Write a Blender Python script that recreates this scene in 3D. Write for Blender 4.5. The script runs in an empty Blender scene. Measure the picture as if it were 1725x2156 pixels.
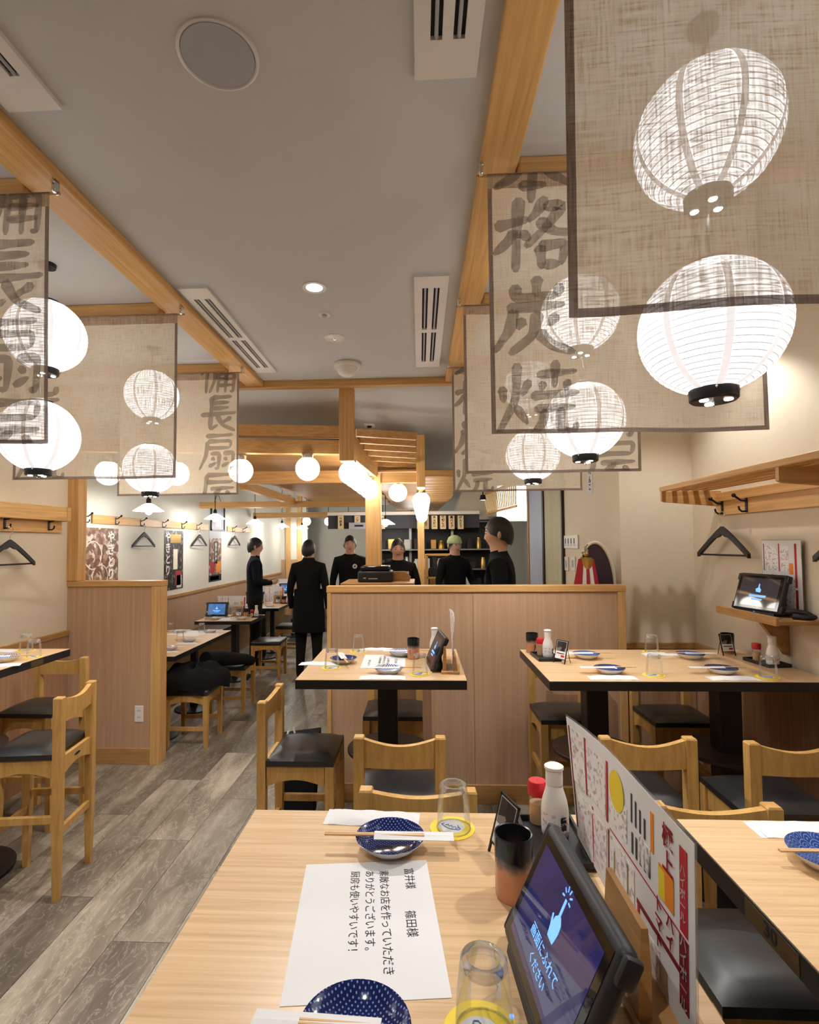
import bpy, bmesh, math, random
from mathutils import Vector, Matrix, Euler, noise
random.seed(7)
PI = math.pi
SC = bpy.context.scene
COL = SC.collection

# ------------------------------------------------------------------ camera
F, PX, PY, W, H = 1118.0, 830.0, 1098.0, 1725.0, 2156.0
YAW, PIT, ROL, HC = math.radians(-2.7), math.radians(2.35), math.radians(-.47), 1.60
_f = Vector((math.sin(YAW) * math.cos(PIT), math.cos(YAW) * math.cos(PIT), math.sin(PIT)))
_r = Vector((math.cos(YAW), -math.sin(YAW), 0))
_u = _r.cross(_f)
_r, _u = _r * math.cos(ROL) + _u * math.sin(ROL), _u * math.cos(ROL) - _r * math.sin(ROL)
cd = bpy.data.cameras.new('camera')
cam = bpy.data.objects.new('camera', cd)
COL.objects.link(cam)
M = Matrix((_r, _u, -_f)).transposed().to_4x4()
M.translation = (0, 0, HC)
cam.matrix_world = M
cd.sensor_fit = 'HORIZONTAL'
cd.sensor_width = 36
cd.lens = F / W * 36
cd.shift_x = (W / 2 - PX) / W
cd.shift_y = (PY - H / 2) / W
cd.clip_start = .05
SC.camera = cam

# ------------------------------------------------------------------ world, exposure
wd = bpy.data.worlds.new('world')
SC.world = wd
wd.use_nodes = True
wd.node_tree.nodes['Background'].inputs[0].default_value = (.9, .85, .78, 1)
wd.node_tree.nodes['Background'].inputs[1].default_value = .05
SC.view_settings.view_transform = 'Standard'
SC.view_settings.look = 'None'
SC.view_settings.exposure = 0.45
SC.view_settings.gamma = 1
SC.view_settings.use_curve_mapping = False
SC.cycles.use_denoising = True
SC.cycles.use_light_tree = False
SC.cycles.max_bounces = 5
SC.cycles.diffuse_bounces = 3
SC.cycles.glossy_bounces = 2
SC.cycles.transmission_bounces = 3
SC.cycles.light_sampling_threshold = .03
SC.cycles.transparent_max_bounces = 14
SC.cycles.use_adaptive_sampling = True
SC.cycles.adaptive_threshold = .05
SC.cycles.adaptive_min_samples = 16
SC.cycles.sample_clamp_indirect = 6
SC.cycles.caustics_reflective = False
SC.cycles.caustics_refractive = False

# light strengths (watts / emission)
L_DOWN, L_LED, L_PAPER, L_GLOBE, L_PEND = 46, 11, 1.75, 8.0, 5.0
WARM = (1, .84, .64)
NEUT = (1, .985, .97)


# ------------------------------------------------------------------ pixel -> place helpers (planning only: real depth, real size)
def ray(x, y):
    return _r * ((x - PX) / F) - _u * ((y - PY) / F) + _f


def atY(x, y, Y):
    d = ray(x, y)
    return d * (Y / d.y) + Vector((0, 0, HC))


def atZ(x, y, z):
    d = ray(x, y)
    return d * ((z - HC) / d.z) + Vector((0, 0, HC))


def atX(x, y, X):
    d = ray(x, y)
    return d * (X / d.x) + Vector((0, 0, HC))


# ------------------------------------------------------------------ materials
MATS = {}


def nd(nt, t, **kw):
    n = nt.nodes.new(t)
    for k, v in kw.items():
        if k.startswith('i_'):
            n.inputs[k[2:].replace('_', ' ')].default_value = v
        elif k.startswith('n_'):
            n.inputs[int(k[2:])].default_value = v
        else:
            setattr(n, k, v)
    return n


def newmat(name):
    m = bpy.data.materials.new(name)
    m.use_nodes = True
    MATS[name] = m
    nt = m.node_tree
    return m, nt, nt.nodes['Principled BSDF']


def c4(c):
    return (c[0], c[1], c[2], 1)


def srgb(r, g, b):
    f = lambda v: (v / 255 / 12.92) if v / 255 <= .04045 else ((v / 255 + .055) / 1.055) ** 2.4
    return (f(r), f(g), f(b))


def plain(name, col, rough=.5, metal=0, spec=.5, bump=0, bscale=300, var=.06, vscale=8, coat=0):
    m, nt, b = newmat(name)
    tc = nd(nt, 'ShaderNodeTexCoord')
    nz = nd(nt, 'ShaderNodeTexNoise', i_Scale=vscale, i_Detail=3.0)
    nt.links.new(tc.outputs['Object'], nz.inputs['Vector'])
    mx = nd(nt, 'ShaderNodeMix', data_type='RGBA')
    mx.inputs[6].default_value = c4([max(0, v * (1 - var)) for v in col])
    mx.inputs[7].default_value = c4([min(1, v * (1 + var)) for v in col])
    nt.links.new(nz.outputs[0], mx.inputs[0])
    nt.links.new(mx.outputs[2], b.inputs['Base Color'])
    b.inputs['Roughness'].default_value = rough
    b.inputs['Metallic'].default_value = metal
    b.inputs['Specular IOR Level'].default_value = spec
    b.inputs['Coat Weight'].default_value = coat
    if bump:
        n2 = nd(nt, 'ShaderNodeTexNoise', i_Scale=bscale, i_Detail=2.0)
        nt.links.new(tc.outputs['Object'], n2.inputs['Vector'])
        bp = nd(nt, 'ShaderNodeBump', i_Strength=bump, i_Distance=.002)
        nt.links.new(n2.outputs[0], bp.inputs['Height'])
        nt.links.new(bp.outputs[0], b.inputs['Normal'])
    return m


def wood(name, c0, c1, scale=(2, 2, 30), rough=.45, nscale=3.0, spec=.4, rnd=0.0, bump=.05, c2=None):
    """stretched-noise grain: long streaks along the axis with the smallest scale"""
    m, nt, b = newmat(name)
    tc = nd(nt, 'ShaderNodeTexCoord')
    mp = nd(nt, 'ShaderNodeMapping')
    mp.inputs['Scale'].default_value = scale
    nt.links.new(tc.outputs['Object'], mp.inputs['Vector'])
    vec = mp.outputs[0]
    if rnd:
        oi = nd(nt, 'ShaderNodeObjectInfo')
        ad = nd(nt, 'ShaderNodeVectorMath', operation='ADD')
        sc = nd(nt, 'ShaderNodeVectorMath', operation='SCALE')
        sc.inputs[0].default_value = (37, 53, 29)
        nt.links.new(oi.outputs['Random'], sc.inputs['Scale'])
        nt.links.new(vec, ad.inputs[0])
        nt.links.new(sc.outputs[0], ad.inputs[1])
        vec = ad.outputs[0]
    nz = nd(nt, 'ShaderNodeTexNoise', i_Scale=nscale, i_Detail=6.0, i_Roughness=.62, i_Distortion=.6)
    nt.links.new(vec, nz.inputs['Vector'])
    cr = nd(nt, 'ShaderNodeValToRGB')
    cr.color_ramp.elements[0].position = .3
    cr.color_ramp.elements[1].position = .72
    cr.color_ramp.elements[0].color = c4(c0)
    cr.color_ramp.elements[1].color = c4(c1)
    if c2:
        e = cr.color_ramp.elements.new(.5)
        e.color = c4(c2)
    nt.links.new(nz.outputs[0], cr.inputs[0])
    out = cr.outputs[0]
    if rnd:
        hs = nd(nt, 'ShaderNodeHueSaturation')
        mr = nd(nt, 'ShaderNodeMapRange')
        mr.inputs['To Min'].default_value = 1 - rnd
        mr.inputs['To Max'].default_value = 1 + rnd
        nt.links.new(oi.outputs['Random'], mr.inputs[0])
        nt.links.new(mr.outputs[0], hs.inputs['Value'])
        nt.links.new(out, hs.inputs['Color'])
        out = hs.outputs[0]
    nt.links.new(out, b.inputs['Base Color'])
    b.inputs['Roughness'].default_value = rough
    b.inputs['Specular IOR Level'].default_value = spec
    if bump:
        bp = nd(nt, 'ShaderNodeBump', i_Strength=bump, i_Distance=.002)
        nt.links.new(nz.outputs[0], bp.inputs['Height'])
        nt.links.new(bp.outputs[0], b.inputs['Normal'])
    return m


def emis(name, col, s, direct=True):
    m, nt, b = newmat(name)
    if not direct:
        m.cycles.emission_sampling = 'NONE'
    b.inputs['Base Color'].default_value = c4(col)
    b.inputs['Emission Color'].default_value = c4(col)
    b.inputs['Emission Strength'].default_value = s
    return m


def linen(name, c0, c1, tmin, tmax, tr=.45):
    """open woven cloth: threads in both directions, part see-through"""
    m, nt, b = newmat(name)
    nt.nodes.remove(b)
    tc = nd(nt, 'ShaderNodeTexCoord')
    outs = []
    for s in ((16, 1, 300), (300, 1, 16)):
        mp = nd(nt, 'ShaderNodeMapping')
        mp.inputs['Scale'].default_value = s
        nt.links.new(tc.outputs['Object'], mp.inputs['Vector'])
        nz = nd(nt, 'ShaderNodeTexNoise', i_Scale=1.0, i_Detail=3.0, i_Roughness=.6)
        nt.links.new(mp.outputs[0], nz.inputs['Vector'])
        outs.append(nz.outputs[0])
    ad = nd(nt, 'ShaderNodeMath', operation='ADD')
    nt.links.new(outs[0], ad.inputs[0])
    nt.links.new(outs[1], ad.inputs[1])
    mr = nd(nt, 'ShaderNodeMapRange')
    mr.inputs['From Min'].default_value = .76
    mr.inputs['From Max'].default_value = 1.22
    nt.links.new(ad.outputs[0], mr.inputs[0])
    cr = nd(nt, 'ShaderNodeMix', data_type='RGBA')
    cr.inputs[6].default_value = c4(c0)
    cr.inputs[7].default_value = c4(c1)
    nt.links.new(mr.outputs[0], cr.inputs[0])
    df = nd(nt, 'ShaderNodeBsdfDiffuse')
    tl = nd(nt, 'ShaderNodeBsdfTranslucent')
    nt.links.new(cr.outputs[2], df.inputs[0])
    nt.links.new(cr.outputs[2], tl.inputs[0])
    m1 = nd(nt, 'ShaderNodeMixShader', n_0=tr)
    nt.links.new(df.outputs[0], m1.inputs[1])
    nt.links.new(tl.outputs[0], m1.inputs[2])
    tp = nd(nt, 'ShaderNodeBsdfTransparent')
    tr2 = nd(nt, 'ShaderNodeMapRange')
    tr2.inputs['To Min'].default_value = tmin
    tr2.inputs['To Max'].default_value = tmax
    nt.links.new(mr.outputs[0], tr2.inputs[0])
    m2 = nd(nt, 'ShaderNodeMixShader')
    nt.links.new(tr2.outputs[0], m2.inputs[0])
    nt.links.new(m1.outputs[0], m2.inputs[1])
    nt.links.new(tp.outputs[0], m2.inputs[2])
    nt.links.new(m2.outputs[0], nt.nodes['Material Output'].inputs[0])
    return m


def thinglass(name, tint=(.95, .96, .95), base=.03, rough=.02, top=.75):
    m, nt, b = newmat(name)
    nt.nodes.remove(b)
    tp = nd(nt, 'ShaderNodeBsdfTransparent')
    tp.inputs[0].default_value = c4(tint)
    gl = nd(nt, 'ShaderNodeBsdfGlossy')
    gl.inputs['Roughness'].default_value = rough
    lw = nd(nt, 'ShaderNodeLayerWeight', i_Blend=.25)
    mr = nd(nt, 'ShaderNodeMapRange')
    mr.inputs['To Min'].default_value = base
    mr.inputs['To Max'].default_value = top
    nt.links.new(lw.outputs['Fresnel'], mr.inputs[0])
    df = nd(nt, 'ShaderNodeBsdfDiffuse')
    df.inputs[0].default_value = (.9, .9, .9, 1)  # white mixed into grazing edges stands in for refracted light
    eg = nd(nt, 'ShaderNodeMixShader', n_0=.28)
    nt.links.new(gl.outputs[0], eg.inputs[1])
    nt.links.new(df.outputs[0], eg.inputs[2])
    mx = nd(nt, 'ShaderNodeMixShader')
    nt.links.new(mr.outputs[0], mx.inputs[0])
    nt.links.new(tp.outputs[0], mx.inputs[1])
    nt.links.new(eg.outputs[0], mx.inputs[2])
    nt.links.new(mx.outputs[0], nt.nodes['Material Output'].inputs[0])
    return m


def pattern(name, c0, c1, k, thr, kind='dots', rough=.09, pale=None):
    """glazed print from object coordinates: dots on a lattice, scales or a small check"""
    m, nt, b = newmat(name)
    tc = nd(nt, 'ShaderNodeTexCoord')
    sp = nd(nt, 'ShaderNodeSeparateXYZ')
    nt.links.new(tc.outputs['Object'], sp.inputs[0])

    def mth(op, a, c=None, v=None):
        n = nd(nt, 'ShaderNodeMath', operation=op)
        nt.links.new(a, n.inputs[0])
        if c is not None:
            nt.links.new(c, n.inputs[1])
        elif v is not None:
            n.inputs[1].default_value = v
        return n.outputs[0]
    if kind == 'scales':
        row = mth('MULTIPLY', sp.outputs[1], v=k)
        fl = mth('FLOOR', row)
        sh = mth('MULTIPLY', mth('MODULO', fl, v=2.0), v=.5)
        xx = mth('SUBTRACT', mth('FRACT', mth('ADD', mth('MULTIPLY', sp.outputs[0], v=k * .6), sh)), v=.5)
        yy = mth('FRACT', row)
        rr = mth('ADD', mth('MULTIPLY', mth('MULTIPLY', xx, xx), v=3.0), mth('MULTIPLY', yy, yy))
        val = mth('SINE', mth('MULTIPLY', mth('SQRT', rr), v=16.0))
    else:
        a = mth('ADD', sp.outputs[0], sp.outputs[1])
        d = mth('SUBTRACT', sp.outputs[0], sp.outputs[1])
        val = mth('MULTIPLY', mth('SINE', mth('MULTIPLY', a, v=k)), mth('SINE', mth('MULTIPLY', d, v=k)))
        val = mth('ABSOLUTE', val)
    cr = nd(nt, 'ShaderNodeValToRGB')
    cr.color_ramp.elements[0].position = thr
    cr.color_ramp.elements[1].position = min(1, thr + .12)
    cr.color_ramp.elements[0].color = c4(c0)
    cr.color_ramp.elements[1].color = c4(c1)
    nt.links.new(val, cr.inputs[0])
    nt.links.new(cr.outputs[0], b.inputs['Base Color'])
    b.inputs['Roughness'].default_value = rough
    return m


def printed(name, base, inks, scale=(60, 60, 60), thr=.55, rough=.35):
    """illegible small print: fine dark flecks over a paper colour with patches of ink colour"""
    m, nt, b = newmat(name)
    tc = nd(nt, 'ShaderNodeTexCoord')
    mp = nd(nt, 'ShaderNodeMapping')
    mp.inputs['Scale'].default_value = scale
    nt.links.new(tc.outputs['Object'], mp.inputs['Vector'])
    v1 = nd(nt, 'ShaderNodeTexVoronoi', feature='F1', i_Scale=1.0)
    nt.links.new(mp.outputs[0], v1.inputs['Vector'])
    cr = nd(nt, 'ShaderNodeValToRGB')
    cr.color_ramp.interpolation = 'CONSTANT'
    els = cr.color_ramp.elements
    els[0].position = 0
    els[0].color = c4(base)
    n = len(inks)
    for i, c in enumerate(inks):
        p = thr + (1 - thr) * i / n
        if i == 0:
            els[1].position = p
            els[1].color = c4(c)
        else:
            e = els.new(p)
            e.color = c4(c)
    sx = nd(nt, 'ShaderNodeSeparateColor')
    nt.links.new(v1.outputs['Color'], sx.inputs[0])
    nt.links.new(sx.outputs[0], cr.inputs[0])
    nt.links.new(cr.outputs[0], b.inputs['Base Color'])
    b.inputs['Roughness'].default_value = rough
    return m


m_ceil = plain('ceiling_paint', srgb(210, 209, 207), .9, bump=.15, bscale=500, var=.02)
m_wall = plain('wallpaper', srgb(232, 218, 194), .9, bump=.35, bscale=260, var=.03, vscale=30)
m_wall2 = plain('wallpaper_far', srgb(226, 222, 208), .9, bump=.2, bscale=260, var=.03)
m_chair = wood('beech', srgb(184, 138, 74), srgb(214, 170, 100), (14, 14, 2.2), .38, 3)
m_trim = wood('trim_oak', srgb(166, 122, 72), srgb(198, 152, 96), (3, 3, 26), .45, 2.2)
m_beam = wood('beam_pine', srgb(202, 150, 86), srgb(238, 190, 120), (40, 1.4, 40), .5, 1.6, rnd=.06)
m_beamx = wood('beam_pine_cross', srgb(194, 144, 84), srgb(230, 182, 118), (1.4, 40, 40), .5, 1.6, rnd=.06)
m_beamz = wood('post_pine', srgb(200, 150, 90), srgb(236, 190, 126), (36, 36, 1.4), .5, 1.6, rnd=.06)
m_lam = wood('laminate_panel', srgb(184, 148, 117), srgb(204, 168, 135), (34, 34, .7), .4, 1.3, c2=srgb(194, 157, 125), bump=.02)
m_lamy = wood('laminate_side', srgb(168, 128, 98), srgb(194, 154, 120), (55, 55, 1.0), .45, 1.3, bump=.02)
m_bench = wood('bench_oak', srgb(136, 104, 60), srgb(176, 140, 88), (30, 1.2, 20), .5, 1.6)
m_top = wood('tabletop_laminate', srgb(196, 158, 114), srgb(226, 194, 150), (1.6, 60, 60), .32, 1.6, c2=srgb(214, 178, 134), spec=.45, bump=.02)
m_black = plain('black_lacquer', (.012, .011, .011), .45, var=.1)
m_edge = plain('black_edge_band', (.014, .013, .014), .35, var=.1)
m_brown = plain('dark_brown_board', srgb(52, 36, 28), .5, var=.1)
m_leather = plain('black_leatherette', (.022, .021, .021), .34, spec=.6, bump=.12, bscale=700, var=.1)
m_white = plain('white_plastic', srgb(236, 230, 222), .4, var=.02)
m_grey = plain('grey_plastic', srgb(176, 176, 182), .5, var=.03)
m_darkslot = plain('dark_slot', (.008, .008, .009), .7)
m_paper = plain('white_paper', srgb(228, 226, 224), .8, var=.015, vscale=20)
m_ink = plain('black_ink', (.012, .012, .016), .8)
m_redink = plain('red_ink', srgb(186, 34, 48), .7)
m_darkred = plain('dark_red_ink', srgb(128, 20, 34), .7)
m_yelink = plain('yellow_ink', srgb(240, 210, 50), .7)
m_orgink = plain('orange_ink', srgb(236, 140, 40), .7)
m_chrome = plain('chrome', (.75, .75, .75), .18, metal=1)
m_iron = plain('black_iron', (.015, .014, .014), .4, metal=.3)
m_cup = None
m_ceram = plain('white_porcelain', srgb(240, 238, 234), .12, var=.01)
m_navy = pattern('navy_dot_glaze', srgb(17, 30, 82), srgb(126, 144, 196), 430, .74)
m_navy2 = pattern('navy_scale_glaze', srgb(40, 66, 130), srgb(110, 136, 186), 90, .55, 'scales')
m_navy3 = pattern('blue_white_check_glaze', srgb(226, 228, 232), srgb(40, 62, 130), 330, .22)
m_yellow = plain('yellow_card', srgb(246, 214, 60), .6, var=.03)
m_blueink = plain('blue_ink', srgb(70, 120, 170), .6)
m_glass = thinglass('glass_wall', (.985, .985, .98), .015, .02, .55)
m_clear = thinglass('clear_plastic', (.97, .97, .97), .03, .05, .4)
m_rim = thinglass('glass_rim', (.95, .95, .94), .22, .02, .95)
m_bamboo = plain('chopstick_wood', srgb(222, 178, 128), .6, var=.05, vscale=60)
m_rubber = plain('black_rubber_case', (.014, .014, .015), .5, bump=.1, bscale=400)
m_bottle = plain('white_bottle', srgb(238, 232, 226), .3, var=.03)
m_redcap = plain('red_cap', srgb(196, 24, 36), .35)
m_tray = plain('black_tray', (.012, .012, .012), .4)
m_skin = plain('skin', srgb(206, 160, 132), .6, var=.05)
m_hair = plain('black_hair', (.012, .010, .009), .5, bump=.4, bscale=90)
m_cloth = plain('black_cloth', (.010, .010, .011), .9, spec=.12, bump=.3, bscale=300, var=.2)
m_navycl = plain('navy_coat', (.010, .011, .018), .9, spec=.12, bump=.3, bscale=300, var=.2)
m_pants = plain('dark_trousers', (.014, .014, .015), .9, spec=.12, bump=.3, bscale=120, var=.3)
m_shoe = plain('black_shoe', (.01, .01, .01), .4)
m_greenband = plain('pale_green_bandana', srgb(176, 190, 140), .8)
m_lens = plain('eye', (.01, .008, .006), .2)
m_lip = plain('lip', srgb(168, 104, 92), .6)
m_linenA = linen('linen_cloth', srgb(204, 182, 152), srgb(255, 248, 228), .05, .38, .66)
m_hem = linen('linen_hem', srgb(120, 102, 94), srgb(156, 138, 124), .0, .06, .4)
m_fold = linen('linen_fold', srgb(150, 128, 108), srgb(200, 178, 150), .0, .08, .5)
m_print = linen('linen_print', srgb(128, 116, 106), srgb(164, 152, 138), .24, .46, .55)
m_lantern = emis('lantern_paper', (.97, .98, 1), L_PAPER)
m_rib = emis('lantern_rib', (.92, .92, .95), .32, False)
m_seam = emis('lantern_seam', (.95, .90, .91), .58, False)
m_led = emis('led_lamp', (1, .93, .8), 14, False)
m_down = emis('downlight_lamp', (1, .95, .88), 14, False)
m_globe = emis('globe_glass', (1, .95, .87), L_GLOBE)
m_shade = emis('pendant_shade', (1, .94, .84), L_PEND, False)
m_bluegrey = plain('blue_grey_panel', srgb(178, 192, 212), .6, var=.02)  # blue-grey, lightened in the colour to carry light from the kitchen
m_palewood = wood('pale_board', srgb(180, 172, 140), srgb(206, 198, 166), (30, 30, 1.2), .7, 1.6)
m_steel = plain('kitchen_steel', (.35, .35, .35), .35, metal=.8)
m_slip = plain('wooden_slip', srgb(226, 200, 152), .7)
m_dkboard = plain('dark_board', srgb(60, 60, 66), .7)
m_kwall = plain('kitchen_white_wall', srgb(230, 230, 226), .5)
m_purple = plain('dark_plum_board', srgb(58, 40, 52), .5)
m_cream = plain('cream_rim', srgb(226, 214, 190), .5)
m_gold = plain('gold', srgb(200, 160, 90), .3, metal=.9)
m_ribred = plain('red_ribbon', srgb(168, 30, 44), .6)
m_menu = printed('menu_print', srgb(240, 236, 236), [srgb(206, 200, 204), srgb(180, 170, 176), srgb(226, 196, 196)], (150, 150, 150), .72)
m_food = printed('food_photo', srgb(110, 82, 64), [srgb(140, 104, 80), srgb(190, 168, 146), srgb(160, 132, 108), srgb(206, 192, 174), srgb(120, 74, 56)], (26, 26, 26), .25)
m_foodd = printed('dark_food_photo', srgb(22, 18, 20), [srgb(46, 36, 36), srgb(120, 112, 108), srgb(92, 54, 40), srgb(28, 24, 26)], (30, 30, 24), .35)


def cup_mat():
    m, nt, b = newmat('two_tone_stoneware')
    tc = nd(nt, 'ShaderNodeTexCoord')
    sp = nd(nt, 'ShaderNodeSeparateXYZ')
    nz = nd(nt, 'ShaderNodeTexNoise', i_Scale=60.0, i_Detail=3.0)
    nt.links.new(tc.outputs['Object'], sp.inputs[0])
    nt.links.new(tc.outputs['Object'], nz.inputs['Vector'])
    ma = nd(nt, 'ShaderNodeMath', operation='MULTIPLY_ADD')
    ma.inputs[1].default_value = .02
    nt.links.new(nz.outputs[0], ma.inputs[0])
    nt.links.new(sp.outputs[2], ma.inputs[2])
    cr = nd(nt, 'ShaderNodeValToRGB')
    e = cr.color_ramp.elements
    e[0].position, e[0].color = .058, c4(srgb(206, 144, 108))
    e[1].position, e[1].color = .078, c4((.012, .013, .015))
    x = e.new(.068)
    x.color = c4(srgb(120, 104, 98))
    nt.links.new(ma.outputs[0], cr.inputs[0])
    nt.links.new(cr.outputs[0], b.inputs['Base Color'])
    b.inputs['Roughness'].default_value = .22
    return m


m_cup = cup_mat()


def screen_mat(name, c0, c1, s):
    m, nt, b = newmat(name)
    m.cycles.emission_sampling = 'NONE'
    tc = nd(nt, 'ShaderNodeTexCoord')
    nz = nd(nt, 'ShaderNodeTexNoise', i_Scale=22.0, i_Detail=4.0, i_Distortion=1.0)
    nt.links.new(tc.outputs['Object'], nz.inputs['Vector'])
    mx = nd(nt, 'ShaderNodeMix', data_type='RGBA')
    mx.inputs[6].default_value = c4(c0)
    mx.inputs[7].default_value = c4(c1)
    nt.links.new(nz.outputs[0], mx.inputs[0])
    nt.links.new(mx.outputs[2], b.inputs['Emission Color'])
    b.inputs['Emission Strength'].default_value = s
    b.inputs['Base Color'].default_value = (.004, .004, .006, 1)
    b.inputs['Roughness'].default_value = .04
    b.inputs['Specular IOR Level'].default_value = .95
    return m


m_screen = screen_mat('tablet_screen', (.004, .006, .030), (.026, .024, .12), .8)
m_screend = screen_mat('tablet_screen_dim', (.01, .012, .02), (.03, .03, .035), 1.0)
m_screenb = screen_mat('tablet_screen_blue', (.005, .02, .06), (.05, .2, .5), 1.0)
m_bezel = plain('glass_bezel', (.006, .006, .007), .06, spec=.6)
m_glow = emis('screen_lettering', (.16, .40, .95), .8, False)


# ------------------------------------------------------------------ mesh builder
class MB:
    def __init__(s):
        s.v, s.f = [], []

    def add(s, vs, fs):
        o = len(s.v)
        s.v += [tuple(v) for v in vs]
        s.f += [tuple(i + o for i in f) for f in fs]
        return s

    def box(s, x0, x1, y0, y1, z0, z1, bev=0, seg=1):
        if bev:
            bm = bmesh.new()
            bmesh.ops.create_cube(bm, size=1)
            for v in bm.verts:
                v.co = ((x0 + x1) / 2 + v.co.x * (x1 - x0), (y0 + y1) / 2 + v.co.y * (y1 - y0), (z0 + z1) / 2 + v.co.z * (z1 - z0))
            bmesh.ops.bevel(bm, geom=bm.edges[:], offset=bev, segments=seg, affect='EDGES', profile=.5)
            bm.verts.index_update()
            s.add([v.co[:] for v in bm.verts], [[v.index for v in f.verts] for f in bm.faces])
            bm.free()
            return s
        return s.add([(x0, y0, z0), (x1, y0, z0), (x1, y1, z0), (x0, y1, z0), (x0, y0, z1), (x1, y0, z1), (x1, y1, z1), (x0, y1, z1)],
                     [(3, 2, 1, 0), (4, 5, 6, 7), (0, 1, 5, 4), (1, 2, 6, 5), (2, 3, 7, 6), (3, 0, 4, 7)])

    def hexa(s, a, b):
        """a, b: two quads (lists of four points), joined as a solid"""
        return s.add(list(a) + list(b), [(3, 2, 1, 0), (4, 5, 6, 7), (0, 1, 5, 4), (1, 2, 6, 5), (2, 3, 7, 6), (3, 0, 4, 7)])

    def lathe(s, prof, seg=24, c=(0, 0, 0), cap=True, sx=1, sy=1):
        n = len(prof)
        vs = []
        for r, z in prof:
            for k in range(seg):
                a = 2 * PI * k / seg
                vs.append((c[0] + r * sx * math.cos(a), c[1] + r * sy * math.sin(a), c[2] + z))
        fs = [(i * seg + k, i * seg + (k + 1) % seg, (i + 1) * seg + (k + 1) % seg, (i + 1) * seg + k) for i in range(n - 1) for k in range(seg)]
        if cap:
            fs.append(tuple(range(seg))[::-1])
            fs.append(tuple((n - 1) * seg + k for k in range(seg)))
        return s.add(vs, fs)

    def sphere(s, c, r, seg=20, rings=12, sz=1):
        pr = [(max(1e-4, r * math.sin(PI * i / rings)), -r * sz * math.cos(PI * i / rings)) for i in range(rings + 1)]
        return s.lathe(pr, seg, c, cap=False)

    def tube(s, pts, r, seg=8, close=False):
        pts = [Vector(p) for p in pts]
        n = len(pts)
        vs = []
        for i, p in enumerate(pts):
            if close:
                t = pts[(i + 1) % n] - pts[i - 1]
            else:
                t = pts[min(i + 1, n - 1)] - pts[max(i - 1, 0)]
            t.normalize()
            a = Vector((0, 0, 1)) if abs(t.z) < .9 else Vector((1, 0, 0))
            u = t.cross(a).normalized()
            w = t.cross(u)
            rr = r[i] if isinstance(r, (list, tuple)) else r
            for k in range(seg):
                an = 2 * PI * k / seg
                vs.append(p + u * (rr * math.cos(an)) + w * (rr * math.sin(an)))
        m = n if close else n - 1
        fs = [(i * seg + k, i * seg + (k + 1) % seg, ((i + 1) % n) * seg + (k + 1) % seg, ((i + 1) % n) * seg + k) for i in range(m) for k in range(seg)]
        if not close:
            fs += [tuple(range(seg))[::-1], tuple((n - 1) * seg + k for k in range(seg))]
        return s.add(vs, fs)

    def prism(s, poly, d0, d1, axis='y'):
        """poly: 2-D outline; axis: direction of extrusion ('x': poly=(y,z), 'y': (x,z), 'z': (x,y))"""
        n = len(poly)
        g = {'x': lambda p, d: (d, p[0], p[1]), 'y': lambda p, d: (p[0], d, p[1]), 'z': lambda p, d: (p[0], p[1], d)}[axis]
        return s.add([g(p, d0) for p in poly] + [g(p, d1) for p in poly],
                     [tuple(range(n)), tuple(range(2 * n - 1, n - 1, -1))] + [(i, (i + 1) % n, n + (i + 1) % n, n + i) for i in range(n)])

    def mesh(s, name, mat, smooth=False):
        me = bpy.data.meshes.new(name)
        me.from_pydata(s.v, [], s.f)
        if mat:
            me.materials.append(mat)
        bm = bmesh.new()
        bm.from_mesh(me)
        bmesh.ops.recalc_face_normals(bm, faces=bm.faces)
        bm.to_mesh(me)
        bm.free()
        if smooth:
            me.polygons.foreach_set('use_smooth', [True] * len(me.polygons))
            try:
                me.set_sharp_from_angle(angle=math.radians(42))
            except Exception:
                pass
        return me

    def build(s, name, mat, parent=None, loc=None, rot=None, smooth=False):
        o = bpy.data.objects.new(name, s.mesh(name, mat, smooth))
        COL.objects.link(o)
        if parent:
            o.parent = parent
        if loc is not None:
            o.location = loc
        if rot is not None:
            o.rotation_euler = rot
        return o


def tag(o, label=None, cat=None, group=None, kind=None):
    if label:
        o['label'] = label
    if cat:
        o['category'] = cat
    if group:
        o['group'] = group
    if kind:
        o['kind'] = kind
    return o


def thing(name, label, cat, loc=(0, 0, 0), rotz=0, group=None):
    o = bpy.data.objects.new(name, None)
    COL.objects.link(o)
    o.empty_display_size = .05
    o.location = loc
    o.rotation_euler = (0, 0, rotz)
    return tag(o, label, cat, group)


def dup(o, loc=None, rotz=None, label=None, group=None, parent=None):
    c = o.copy()
    COL.objects.link(c)
    if parent:
        c.parent = parent
    if loc is not None:
        c.location = loc
    if rotz is not None:
        c.rotation_euler = (0, 0, rotz)
    if label:
        c['label'] = label
    if group:
        c['group'] = group
    for ch in list(o.children):
        dup(ch, parent=c)
    return c


class Proto:
    """first use moves the prototype itself, later uses copy it"""
    def __init__(s, root):
        s.root, s.used = root, False

    def put(s, loc, rotz=0, label=None, group=None):
        if not s.used:
            s.used = True
            s.root.location = loc
            s.root.rotation_euler = (0, 0, rotz)
            if label:
                s.root['label'] = label
            if group:
                s.root['group'] = group
            return s.root
        return dup(s.root, loc, rotz, label, group)


def struct(name, mb, mat, parent=None, smooth=False):
    o = mb.build(name, mat, parent, smooth=smooth)
    if not parent:
        o['kind'] = 'structure'
    return o


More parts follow.
